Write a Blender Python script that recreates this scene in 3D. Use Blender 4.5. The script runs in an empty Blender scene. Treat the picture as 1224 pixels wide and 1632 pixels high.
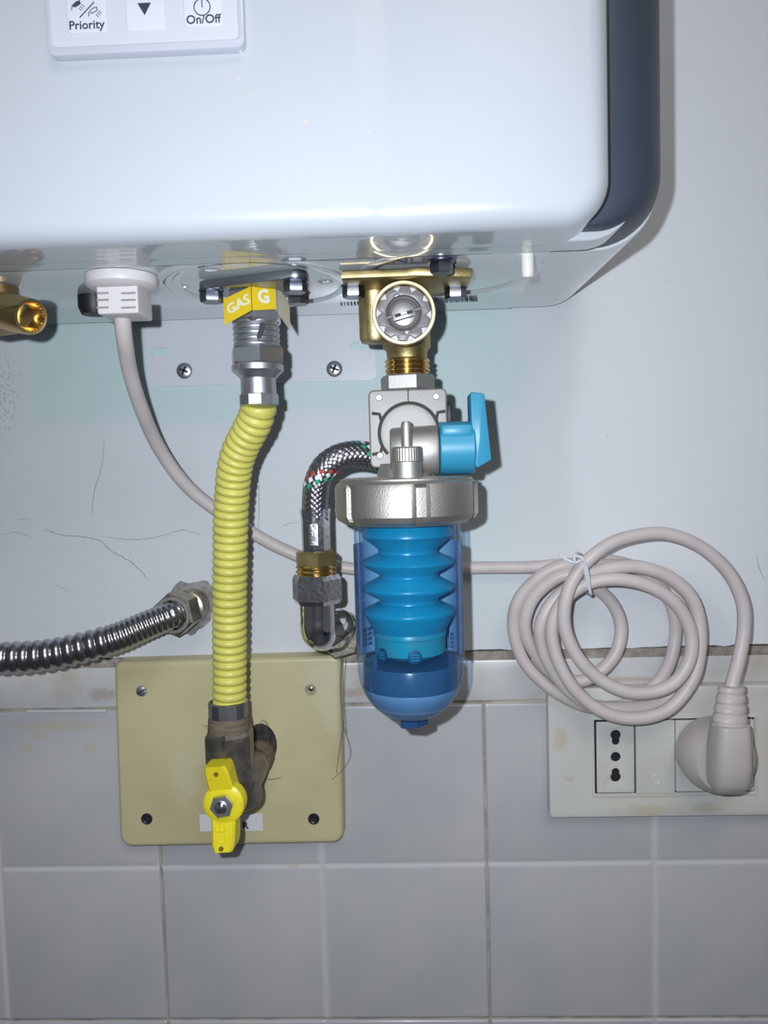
import bpy, bmesh, math, random
from mathutils import Vector, Matrix
random.seed(7)
PI = math.pi
C = bpy.context.scene.collection
sc = bpy.context.scene

# ------------------------------------------------------------------ camera
FPX, CW, CH, DCAM = 1226.0, 1224.0, 1632.0, 0.4545
pit, yaw, rol = 0.05823, -0.03294, -0.02778
f_ = Vector((math.sin(yaw)*math.cos(pit), math.cos(yaw)*math.cos(pit), -math.sin(pit)))
r_ = Vector((math.cos(yaw), -math.sin(yaw), 0)); u_ = r_.cross(f_)
ri = r_*math.cos(rol) + u_*math.sin(rol); up = -r_*math.sin(rol) + u_*math.cos(rol)
CAM = Vector((0, -DCAM, 0))
cd = bpy.data.cameras.new('camera'); cam = bpy.data.objects.new('camera', cd); C.objects.link(cam)
cd.sensor_fit = 'VERTICAL'; cd.sensor_height = 36.0; cd.sensor_width = 27.0
cd.lens = 36.0*FPX/CH; cd.clip_start = 0.01
cam.matrix_world = Matrix(((ri.x, up.x, -f_.x, CAM.x), (ri.y, up.y, -f_.y, CAM.y), (ri.z, up.z, -f_.z, CAM.z), (0, 0, 0, 1)))
sc.camera = cam
# ------------------------------------------------------------------ light
w = bpy.data.worlds.new('world'); sc.world = w; w.use_nodes = True
w.node_tree.nodes['Background'].inputs[0].default_value = (0.9, 0.85, 0.8, 1)
w.node_tree.nodes['Background'].inputs[1].default_value = 0.05
def lamp(name, kind, loc, energy, col, size, aim=None):
    l = bpy.data.lights.new(name, kind); l.energy = energy; l.color = col
    if kind == 'AREA': l.shape = 'DISK'; l.size = size
    o = bpy.data.objects.new(name, l); C.objects.link(o); o.location = loc
    if aim is not None: o.rotation_euler = (Vector(aim)-Vector(loc)).to_track_quat('-Z', 'Y').to_euler()
    return o
fl = CAM + ri*-0.019 + up*0.013 + f_*0.002
lamp('phone_flash', 'AREA', fl, 1.5, (0.90, 0.97, 1.06), 0.006, fl+f_)
lamp('ambient_fill', 'AREA', (0.35, -1.45, 1.15), 11.0, (1.0, 0.95, 0.90), 1.1, (0.35, -1.25, -1))  # unseen warm source, added to give the room soft ambient fill
sc.view_settings.view_transform = 'Standard'; sc.view_settings.look = 'None'
sc.view_settings.gamma = 1; sc.view_settings.use_curve_mapping = False
sc.view_settings.exposure = 0.0
sc.cycles.max_bounces = 10; sc.cycles.transparent_max_bounces = 40
sc.cycles.caustics_reflective = False; sc.cycles.caustics_refractive = False
sc.cycles.sample_clamp_indirect = 4.0

# ------------------------------------------------------------------ helpers
def P(px, py, d):                      # photo pixel at d metres in front of the wall -> point
    v = f_ + ri*((px-CW/2)/FPX) - up*((py-CH/2)/FPX)
    return CAM + v*((DCAM-d)/v.y)
def S(d): return (DCAM-d)/FPX          # metres per pixel at that distance
wloc = {}
def empty(name, label, cat, loc=(0, 0, 0), group=None):
    o = bpy.data.objects.new(name, None); C.objects.link(o); o.location = loc
    o.empty_display_size = 0.01
    o['label'] = label; o['category'] = cat
    if group: o['group'] = group
    wloc[o.name] = Vector(loc); return o
def obj(name, bm, m, parent=None, smooth=40, label=None, kind=None, cat=None, origin=None):
    bmesh.ops.remove_doubles(bm, verts=bm.verts, dist=1e-6)
    bmesh.ops.recalc_face_normals(bm, faces=bm.faces)
    if smooth:
        a = math.radians(smooth)
        for fc in bm.faces: fc.smooth = True
        for e in bm.edges:
            if len(e.link_faces) != 2 or e.calc_face_angle(0) > a: e.smooth = False
    me = bpy.data.meshes.new(name)
    xs = [v.co for v in bm.verts]
    c = Vector(origin) if origin is not None else Vector([(min(v[i] for v in xs)+max(v[i] for v in xs))/2 for i in range(3)])
    for v in bm.verts: v.co -= c
    bm.to_mesh(me); bm.free(); me.materials.append(m)
    o = bpy.data.objects.new(name, me); C.objects.link(o)
    if parent is not None:
        o.parent = parent; o.location = c-wloc[parent.name]
    else: o.location = c
    wloc[o.name] = c
    if label: o['label'] = label
    if kind: o['kind'] = kind
    if cat: o['category'] = cat
    return o
def dup(o, offset, parent=None):
    c = o.copy(); C.objects.link(c); p = parent or o.parent; c.parent = p
    wc = wloc[o.name]+Vector(offset); wloc[c.name] = wc
    c.location = wc-(wloc[p.name] if p else Vector((0, 0, 0)))
    return c
def basis(n):
    n = Vector(n).normalized(); a = Vector((0, 0, 1)) if abs(n.z) < 0.9 else Vector((1, 0, 0))
    x = a.cross(n).normalized(); return x, n.cross(x), n
def rings(bm, loops, cap0=True, cap1=True, closed=True):
    R = [[bm.verts.new(p) for p in l] for l in loops]
    n = len(R[0])
    for a, b in zip(R, R[1:]):
        for i in range(n if closed else n-1):
            j = (i+1) % n; bm.faces.new((a[i], a[j], b[j], b[i]))
    if cap0: bm.faces.new(R[0][::-1])
    if cap1: bm.faces.new(R[-1])
    return R
def lathe(prof, o, axis, seg=32, bm=None, rot=0.0, mod=None, xaxis=None, caps=(True, True)):
    """prof: (radius, distance along axis)"""
    bm = bm or bmesh.new(); x, y, n = basis(axis); o = Vector(o)
    if xaxis is not None:
        x = Vector(xaxis); x = (x-n*x.dot(n)).normalized(); y = n.cross(x)
    L = []
    for r, t in prof:
        r = max(r, 1e-5); l = []
        for i in range(seg):
            a = rot+2*PI*i/seg; rr = r*mod(a, t) if mod else r
            l.append(o+n*t+(x*math.cos(a)+y*math.sin(a))*rr)
        L.append(l)
    rings(bm, L, *caps); return bm
def hexa(R, t0, t1, o, axis, rot=0, ch=0.0012, seg=6, bm=None, hole=None, xaxis=None):
    p = [(R*0.9, t0), (R, t0+ch), (R, t1-ch), (R*0.9, t1)]
    if hole: p = [(hole, t0)]+p+[(hole, t1), (hole, t0)]
    return lathe(p, o, axis, seg, bm, rot, xaxis=xaxis, caps=(not hole, not hole))
def spline(pts, n=None, step=None, closed=False):
    pts = [Vector(p) for p in pts]; out = []; k = len(pts)
    g = lambda i: pts[max(0, min(k-1, i))]
    for i in range(k-1):
        a, b, c, d = g(i-1), g(i), g(i+1), g(i+2)
        if i == 0: a = b*2-c
        if i == k-2: d = c*2-b
        for j in range(24):
            t = j/24
            out.append(((2*b)+(c-a)*t+(2*a-5*b+4*c-d)*t*t+(3*b-a-3*c+d)*t**3)*0.5)
    out.append(pts[-1])
    s = [0.0]
    for a, b in zip(out, out[1:]): s.append(s[-1]+(b-a).length)
    n = n or max(2, int(s[-1]/step)+1); res = []; j = 0
    for i in range(n):
        t = s[-1]*i/(n-1)
        while j < len(s)-2 and s[j+1] < t: j += 1
        q = (t-s[j])/max(1e-9, s[j+1]-s[j]); res.append(out[j].lerp(out[j+1], q))
    return res, s[-1]
def frames(pts):
    T = []
    for i in range(len(pts)):
        T.append((pts[min(i+1, len(pts)-1)]-pts[max(i-1, 0)]).normalized())
    x, y, _ = basis(T[0]); fr = []
    for t in T:
        x = (x-t*x.dot(t)).normalized(); fr.append((x, t.cross(x), t))
    return fr
def tube(pts, rad, seg=16, bm=None, caps=(True, True)):
    bm = bm or bmesh.new(); fr = frames(pts); L = []
    for i, (p, (x, y, t)) in enumerate(zip(pts, fr)):
        r = rad(i/(len(pts)-1)) if callable(rad) else rad
        L.append([p+(x*math.cos(2*PI*k/seg)+y*math.sin(2*PI*k/seg))*r for k in range(seg)])
    rings(bm, L, *caps); return bm
def box(c, s, bev=0.0, seg=2, bm=None, m=None):
    b = bmesh.new(); bmesh.ops.create_cube(b, size=1)
    for v in b.verts: v.co = Vector((v.co.x*s[0], v.co.y*s[1], v.co.z*s[2]))
    if bev: bmesh.ops.bevel(b, geom=b.edges, offset=bev, segments=seg, profile=0.5, affect='EDGES')
    for v in b.verts:
        v.co = (m @ v.co if m else v.co)+Vector(c)
    if bm is None: return b
    me = bpy.data.meshes.new('tmp'); b.to_mesh(me); b.free(); bm.from_mesh(me); bpy.data.meshes.remove(me)
    return bm
def rpoly(pts, r, n=6):
    out = []; k = len(pts)
    for i in range(k):
        p = Vector(pts[i]); a = Vector(pts[i-1])-p; b = Vector(pts[(i+1) % k])-p
        rr = r[i] if isinstance(r, (list, tuple)) else r
        if rr <= 1e-6: out.append(tuple(p)); continue
        an = a.angle(b); t = min(rr/math.tan(an/2), 0.49*a.length, 0.49*b.length); rr = t*math.tan(an/2)
        a.normalize(); b.normalize(); c = p+(a+b).normalized()*(rr/math.sin(an/2))
        v0 = p+a*t-c; v1 = p+b*t-c; tot = v0.angle_signed(v1)
        for j in range(n+1):
            q = -tot*j/n; out.append((c.x+v0.x*math.cos(q)-v0.y*math.sin(q), c.y+v0.x*math.sin(q)+v0.y*math.cos(q)))
    return out
def rect(x0, z0, x1, z1): return [(x0, z0), (x1, z0), (x1, z1), (x0, z1)]
def rrect(x0, z0, x1, z1, r, n=6): return rpoly(rect(x0, z0, x1, z1), r, n)
def circ(x, z, r, n=24): return [(x+r*math.cos(2*PI*i/n), z+r*math.sin(2*PI*i/n)) for i in range(n)]
def pillow(x0, z0, x1, z1, rc, d0, d1, re, n=8, ne=5, bm=None, taper=0.0):
    """rounded slab facing the room, from d0 (wall side) to d1 (front) with a rounded front edge"""
    bm = bm or bmesh.new(); L = []
    def lp(i, d):
        return [(p[0], -d, p[1]) for p in rrect(x0+i, z0+i, x1-i, z1-i, max(rc-i, 0.0003), n)]
    L.append(lp(0, d0)); 
    for k in range(ne+1):
        a = PI/2*k/ne; L.append(lp(taper+re*(1-math.cos(a)), d1-re+re*math.sin(a)))
    rings(bm, L); return bm
def prism(loop, d0, d1, bev=0.0, bm=None, seg=2):
    """polygon in the (x, z) plane extruded between two distances from the wall"""
    b = bmesh.new()
    vs = [b.verts.new((p[0], -d0, p[1])) for p in loop]; fc = b.faces.new(vs)
    r = bmesh.ops.extrude_face_region(b, geom=[fc])
    for v in r['geom']:
        if isinstance(v, bmesh.types.BMVert): v.co.y = -d1
    bmesh.ops.recalc_face_normals(b, faces=b.faces)
    if bev:
        es = [e for e in b.edges if abs(e.verts[0].co.y+d1) < 1e-7 and abs(e.verts[1].co.y+d1) < 1e-7]
        bmesh.ops.bevel(b, geom=es, offset=bev, segments=seg, profile=0.5, affect='EDGES')
    if bm is None: return b
    me = bpy.data.meshes.new('tmp'); b.to_mesh(me); b.free(); bm.from_mesh(me); bpy.data.meshes.remove(me)
    return bm
def holed(loops, d0, d1, bev=0.0):
    """flat plate with holes: first loop is the outline, the others are cut out"""
    cu = bpy.data.curves.new('c', 'CURVE'); cu.dimensions = '2D'; cu.fill_mode = 'BOTH'
    cu.extrude = (d1-d0)/2-bev; cu.bevel_depth = bev; cu.bevel_resolution = 1; cu.offset = -bev
    for l in loops:
        s = cu.splines.new('POLY'); s.points.add(len(l)-1); s.use_cyclic_u = True
        for p, q in zip(s.points, l): p.co = (q[0], q[1], 0, 1)
    return curve_bm(cu, Matrix(((1, 0, 0, 0), (0, 0, -1, -(d0+d1)/2), (0, 1, 0, 0), (0, 0, 0, 1))))
def curve_bm(cu, M):
    o = bpy.data.objects.new('c', cu); C.objects.link(o); dg = bpy.context.evaluated_depsgraph_get()
    me = bpy.data.meshes.new_from_object(o.evaluated_get(dg)); bm = bmesh.new(); bm.from_mesh(me)
    bpy.data.objects.remove(o); bpy.data.meshes.remove(me); bpy.data.curves.remove(cu)
    bmesh.ops.transform(bm, matrix=M, verts=bm.verts); return bm
def text(s, size, loc, x=(1, 0, 0), y=(0, 0, 1), ext=0.00012, off=0.0, sx=1.0):
    cu = bpy.data.curves.new('t', 'FONT'); cu.body = s; cu.size = size; cu.extrude = ext
    cu.align_x = 'CENTER'; cu.align_y = 'CENTER'; cu.offset = off; cu.resolution_u = 3
    x = Vector(x).normalized(); n = x.cross(Vector(y)).normalized(); y = n.cross(x)
    M = Matrix(((x.x*sx, y.x, n.x, loc[0]), (x.y*sx, y.y, n.y, loc[1]), (x.z*sx, y.z, n.z, loc[2]), (0, 0, 0, 1)))
    return curve_bm(cu, M)
def join(*bs):
    b0 = bs[0]
    for b in bs[1:]:
        me = bpy.data.meshes.new('tmp'); b.to_mesh(me); b.free(); b0.from_mesh(me); bpy.data.meshes.remove(me)
    return b0

# ------------------------------------------------------------------ materials
def mat(name, col, rough=0.5, metal=0.0, col2=None, nscale=40.0, lo=0.4, hi=0.65, bump=0.0, bscale=200.0, bdist=0.0005, coat=0.0, spec=0.5, stretch=None, rough2=None):
    m = bpy.data.materials.new(name); m.use_nodes = True; nt = m.node_tree; b = nt.nodes['Principled BSDF']
    b.inputs['Base Color'].default_value = (*col, 1); b.inputs['Roughness'].default_value = rough
    b.inputs['Metallic'].default_value = metal; b.inputs['Coat Weight'].default_value = coat
    b.inputs['Coat Roughness'].default_value = 0.05; b.inputs['Specular IOR Level'].default_value = spec
    tc = nt.nodes.new('ShaderNodeTexCoord'); vec = tc.outputs['Object']
    if stretch:
        mp = nt.nodes.new('ShaderNodeMapping'); mp.inputs['Scale'].default_value = stretch
        nt.links.new(vec, mp.inputs[0]); vec = mp.outputs[0]
    if col2:
        n = nt.nodes.new('ShaderNodeTexNoise'); n.inputs['Scale'].default_value = nscale; n.inputs['Detail'].default_value = 5
        nt.links.new(vec, n.inputs['Vector'])
        r = nt.nodes.new('ShaderNodeMapRange'); r.inputs[1].default_value = lo; r.inputs[2].default_value = hi
        nt.links.new(n.outputs[0], r.inputs[0])
        x = nt.nodes.new('ShaderNodeMix'); x.data_type = 'RGBA'
        x.inputs[6].default_value = (*col, 1); x.inputs[7].default_value = (*col2, 1)
        nt.links.new(r.outputs[0], x.inputs[0]); nt.links.new(x.outputs[2], b.inputs['Base Color'])
        if rough2 is not None:
            rr = nt.nodes.new('ShaderNodeMapRange'); rr.inputs[3].default_value = rough; rr.inputs[4].default_value = rough2
            nt.links.new(r.outputs[0], rr.inputs[0]); nt.links.new(rr.outputs[0], b.inputs['Roughness'])
    if bump:
        n = nt.nodes.new('ShaderNodeTexNoise'); n.inputs['Scale'].default_value = bscale; n.inputs['Detail'].default_value = 4
        nt.links.new(vec, n.inputs['Vector'])
        k = nt.nodes.new('ShaderNodeBump'); k.inputs['Strength'].default_value = bump; k.inputs['Distance'].default_value = bdist
        nt.links.new(n.outputs[0], k.inputs['Height']); nt.links.new(k.outputs[0], b.inputs['Normal'])
    return m
ENAMEL = mat('white_enamel', (0.49, 0.52, 0.56), 0.28, coat=1.0)
UNDER = mat('underside_enamel', (0.60, 0.64, 0.66), 0.10, coat=1.0, bump=0.08, bscale=25, bdist=0.002)
PANELP = mat('panel_plastic', (0.58, 0.59, 0.64), 0.2, coat=0.5)
BTN = mat('button_plastic', (0.62, 0.63, 0.69), 0.35)
INK = mat('dark_print', (0.035, 0.04, 0.075), 0.5)
GREYT = mat('grey_trim', (0.047, 0.060, 0.086), 0.42, bump=0.05, bscale=900)
DARKGAP = mat('dark_gap', (0.012, 0.012, 0.016), 0.6)
WPLAST = mat('white_plastic', (0.68, 0.64, 0.64), 0.4)
CREAMP = mat('cream_plastic', (0.75, 0.73, 0.66), 0.35)
CABLE = mat('cable_pvc', (0.60, 0.54, 0.53), 0.45, col2=(0.55, 0.49, 0.47), nscale=60)
NICKF = mat('matte_nickel', (0.46, 0.45, 0.43), 0.70, 1.0, bump=0.3, bscale=900, bdist=0.0003)
CHROMER = mat('worn_chrome', (0.70, 0.71, 0.75), 0.2, 1.0, bump=0.6, bscale=330, bdist=0.0005)
CHROME = mat('chrome', (0.80, 0.81, 0.84), 0.09, 1.0, bump=0.05, bscale=150)
STEEL = mat('stainless_steel', (0.44, 0.44, 0.46), 0.22, 1.0, bump=0.04, bscale=150)
ZINC = mat('zinc_steel', (0.66, 0.68, 0.72), 0.38, 1.0, bump=0.06, bscale=300, stretch=(1, 1, 6))
DZINC = mat('dark_cast_zinc', (0.30, 0.315, 0.35), 0.38, 1.0, bump=0.1, bscale=500)
BOLT = mat('bolt_steel', (0.20, 0.21, 0.25), 0.34, 1.0)
NICKEL = mat('cast_nickel', (0.48, 0.455, 0.42), 0.52, 1.0, bump=0.35, bscale=1400, bdist=0.0004)
NICKS = mat('smooth_nickel', (0.52, 0.51, 0.485), 0.55, 1.0, bump=0.2, bscale=900, bdist=0.0002)
BRASS = mat('cast_brass', (0.50, 0.40, 0.19), 0.44, 1.0, col2=(0.36, 0.28, 0.13), nscale=120, bump=0.3, bscale=1100, bdist=0.0003)
BRASSP = mat('turned_brass', (0.70, 0.50, 0.22), 0.18, 1.0)
OLDBRASS = mat('tarnished_brass', (0.42, 0.39, 0.31), 0.42, 1.0, col2=(0.27, 0.25, 0.20), nscale=150, bump=0.25, bscale=500)
OLDSTEEL = mat('grimy_valve_steel', (0.27, 0.245, 0.21), 0.42, 0.8, col2=(0.15, 0.13, 0.11), nscale=160, bump=0.25, bscale=350)
HEMP = mat('hemp_sealing', (0.20, 0.155, 0.105), 0.9, col2=(0.11, 0.085, 0.06), nscale=90, stretch=(1, 1, 9), bump=0.8, bscale=700)
GREYPL = mat('grey_plastic', (0.19, 0.17, 0.17), 0.4)
YHOSE = mat('yellow_pvc', (0.61, 0.575, 0.125), 0.42, col2=(0.52, 0.48, 0.11), nscale=90, lo=0.5, hi=0.8)
YHAND = mat('yellow_handle_plastic', (0.80, 0.68, 0.02), 0.38, col2=(0.66, 0.52, 0.02), nscale=130, lo=0.55, hi=0.8)
YLAB = mat('yellow_label', (0.78, 0.55, 0.02), 0.3)
WPRINT = mat('white_print', (0.80, 0.80, 0.72), 0.5)
PAPER = mat('label_paper', (0.70, 0.70, 0.70), 0.6)
BLUEH = mat('sky_blue_plastic', (0.03, 0.27, 0.43), 0.4)
CART = mat('blue_cartridge', (0.0, 0.26, 0.41), 0.3)
IVORY = mat('ivory_plastic', (0.56, 0.51, 0.30), 0.42, col2=(0.50, 0.44, 0.25), nscale=22, lo=0.42, hi=0.68, bump=0.03, bscale=300)
PLATE = mat('aged_white_plastic', (0.60, 0.60, 0.57), 0.35, col2=(0.60, 0.565, 0.47), nscale=26, lo=0.48, hi=0.72)
MODUL = mat('socket_plastic', (0.60, 0.61, 0.58), 0.32, col2=(0.57, 0.555, 0.47), nscale=60, lo=0.48, hi=0.75)
BLACK = mat('black_rubber', (0.008, 0.008, 0.012), 0.5)
ROOMW = mat('room_paint', (0.36, 0.38, 0.42), 0.8)
ROOMC = mat('ceiling_paint', (0.55, 0.54, 0.52), 0.8)
MFLOOR = mat('floor_tiles', (0.16, 0.165, 0.19), 0.5)
TILEM = mat('marbled_tile_glaze', (0.475, 0.485, 0.50), 0.22, col2=(0.535, 0.525, 0.525), nscale=17, lo=0.38, hi=0.68, bump=0.05, bscale=30, coat=0.2)
def pale_groove(m):
    nt = m.node_tree; b = nt.nodes['Principled BSDF']; L = nt.links.new
    tc = nt.nodes.new('ShaderNodeTexCoord'); sp = nt.nodes.new('ShaderNodeSeparateXYZ'); L(tc.outputs['Object'], sp.inputs[0]); r = []
    for k in (0, 2):
        a = nt.nodes.new('ShaderNodeMath'); a.operation = 'ABSOLUTE'; L(sp.outputs[k], a.inputs[0])
        q = nt.nodes.new('ShaderNodeMapRange'); q.inputs[1].default_value = 0.0032; q.inputs[2].default_value = 0.0014; L(a.outputs[0], q.inputs[0]); r.append(q.outputs[0])
    mx = nt.nodes.new('ShaderNodeMath'); mx.operation = 'MAXIMUM'; L(r[0], mx.inputs[0]); L(r[1], mx.inputs[1])
    sc2 = nt.nodes.new('ShaderNodeMath'); sc2.operation = 'MULTIPLY'; sc2.inputs[1].default_value = 0.7; L(mx.outputs[0], sc2.inputs[0])
    x = nt.nodes.new('ShaderNodeMix'); x.data_type = 'RGBA'; x.inputs[7].default_value = (0.60, 0.60, 0.61, 1)
    L(b.inputs['Base Color'].links[0].from_socket, x.inputs[6]); L(sc2.outputs[0], x.inputs[0]); L(x.outputs[2], b.inputs['Base Color'])
pale_groove(TILEM)
STRIPM = mat('border_strip_glaze', (0.56, 0.56, 0.56), 0.3, col2=(0.47, 0.42, 0.36), nscale=32, lo=0.5, hi=0.78)
MORTAR = mat('grey_mortar', (0.20, 0.20, 0.195), 0.95, col2=(0.34, 0.33, 0.32), nscale=180, bump=0.4, bscale=500, bdist=0.001)
CRACK = mat('crack_shade', (0.36, 0.35, 0.36), 0.9)
RIM = mat('gap_cement', (0.36, 0.33, 0.29), 0.95, col2=(0.22, 0.19, 0.16), nscale=120, bump=0.8, bscale=300, bdist=0.002)

def stain(m, spots, col, strength=0.7, edge=0.7):
    # dirt marks with a ragged outline at fixed places on the surface: (x px, y px, half width px, half height px)
    nt = m.node_tree; b = nt.nodes['Principled BSDF']; L = nt.links.new; g = nt.nodes.new('ShaderNodeNewGeometry')
    n = nt.nodes.new('ShaderNodeTexNoise'); n.inputs['Scale'].default_value = 260; n.inputs['Detail'].default_value = 5; L(g.outputs['Position'], n.inputs['Vector'])
    prev = None
    for px, py, rx, rz in spots:
        c = P(px, py, 0.004); k = 0.37e-3
        v = nt.nodes.new('ShaderNodeVectorMath'); v.operation = 'SUBTRACT'; L(g.outputs['Position'], v.inputs[0]); v.inputs[1].default_value = (c.x, c.y, c.z)
        w_ = nt.nodes.new('ShaderNodeVectorMath'); w_.operation = 'MULTIPLY'; L(v.outputs[0], w_.inputs[0]); w_.inputs[1].default_value = (1/(rx*k), 0, 1/(rz*k))
        l_ = nt.nodes.new('ShaderNodeVectorMath'); l_.operation = 'LENGTH'; L(w_.outputs[0], l_.inputs[0])
        a = nt.nodes.new('ShaderNodeMath'); a.operation = 'MULTIPLY_ADD'; L(n.outputs[0], a.inputs[0]); a.inputs[1].default_value = 1.6; L(l_.outputs['Value'], a.inputs[2])
        r = nt.nodes.new('ShaderNodeMapRange'); r.interpolation_type = 'SMOOTHSTEP'; L(a.outputs[0], r.inputs[0]); r.inputs[1].default_value = 1.8+edge*0.4; r.inputs[2].default_value = 1.8-edge; r.inputs[4].default_value = strength
        if prev is None: prev = r.outputs[0]
        else:
            q = nt.nodes.new('ShaderNodeMath'); q.operation = 'MAXIMUM'; L(prev, q.inputs[0]); L(r.outputs[0], q.inputs[1]); prev = q.outputs[0]
    x = nt.nodes.new('ShaderNodeMix'); x.data_type = 'RGBA'; x.inputs[7].default_value = (*col, 1)
    src = b.inputs['Base Color']
    if src.links: L(src.links[0].from_socket, x.inputs[6])
    else: x.inputs[6].default_value = src.default_value
    L(prev, x.inputs[0]); L(x.outputs[2], src)
stain(PLATE, [(1123, 1283, 28, 9), (905, 1237, 9, 5), (1035, 1286, 60, 9), (890, 1175, 14, 22), (1150, 1140, 30, 8)], (0.46, 0.37, 0.22), 0.4)
stain(STRIPM, [(562, 1062, 24, 12), (560, 1108, 26, 9), (1010, 1086, 90, 5), (160, 1110, 30, 12), (600, 1108, 40, 5)], (0.36, 0.26, 0.19), 0.5)
stain(TILEM, [(37, 1196, 12, 8), (140, 1196, 13, 9), (60, 1177, 16, 6), (570, 1124, 30, 5), (90, 1160, 90, 9), (465, 1387, 12, 4), (870, 1412, 8, 4), (790, 1428, 3, 4), (484, 1604, 3, 3)], (0.52, 0.45, 0.31), 0.5)
stain(IVORY, [(520, 1075, 40, 26), (300, 1230, 26, 50), (530, 1120, 22, 60)], (0.60, 0.57, 0.40), 0.5)
def bowl_mat():
    m = bpy.data.materials.new('clear_blue_plastic'); m.use_nodes = True; nt = m.node_tree; nt.nodes.clear()
    out = nt.nodes.new('ShaderNodeOutputMaterial'); t = nt.nodes.new('ShaderNodeBsdfTransparent'); fw = nt.nodes.new('ShaderNodeLayerWeight'); fw.inputs[0].default_value = 0.5; fp = nt.nodes.new('ShaderNodeMath'); fp.operation = 'POWER'; fp.inputs[1].default_value = 3.0; nt.links.new(fw.outputs['Facing'], fp.inputs[0])
    tm = nt.nodes.new('ShaderNodeMix'); tm.data_type = 'RGBA'; tm.inputs[6].default_value = (0.865, 0.955, 1.0, 1); tm.inputs[7].default_value = (0.40, 0.60, 0.88, 1); nt.links.new(fp.outputs[0], tm.inputs[0]); nt.links.new(tm.outputs[2], t.inputs[0])
    d = nt.nodes.new('ShaderNodeBsdfDiffuse'); d.inputs[0].default_value = (0.06, 0.22, 0.52, 1)
    g = nt.nodes.new('ShaderNodeBsdfGlossy'); g.inputs['Roughness'].default_value = 0.04; g.inputs[0].default_value = (0.9, 0.95, 1, 1)
    a = nt.nodes.new('ShaderNodeMixShader'); a.inputs[0].default_value = 0.04
    nt.links.new(t.outputs[0], a.inputs[1]); nt.links.new(d.outputs[0], a.inputs[2])
    lw = nt.nodes.new('ShaderNodeLayerWeight'); lw.inputs[0].default_value = 0.5; pw = nt.nodes.new('ShaderNodeMath'); pw.operation = 'POWER'; pw.inputs[1].default_value = 5.0; nt.links.new(lw.outputs['Facing'], pw.inputs[0])
    mm = nt.nodes.new('ShaderNodeMath'); mm.operation = 'MULTIPLY_ADD'; mm.inputs[1].default_value = 0.5; mm.inputs[2].default_value = 0.025; nt.links.new(pw.outputs[0], mm.inputs[0])
    b = nt.nodes.new('ShaderNodeMixShader'); nt.links.new(mm.outputs[0], b.inputs[0]); nt.links.new(a.outputs[0], b.inputs[1]); nt.links.new(g.outputs[0], b.inputs[2])
    nt.links.new(b.outputs[0], out.inputs[0]); return m
BOWL = bowl_mat()

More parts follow.
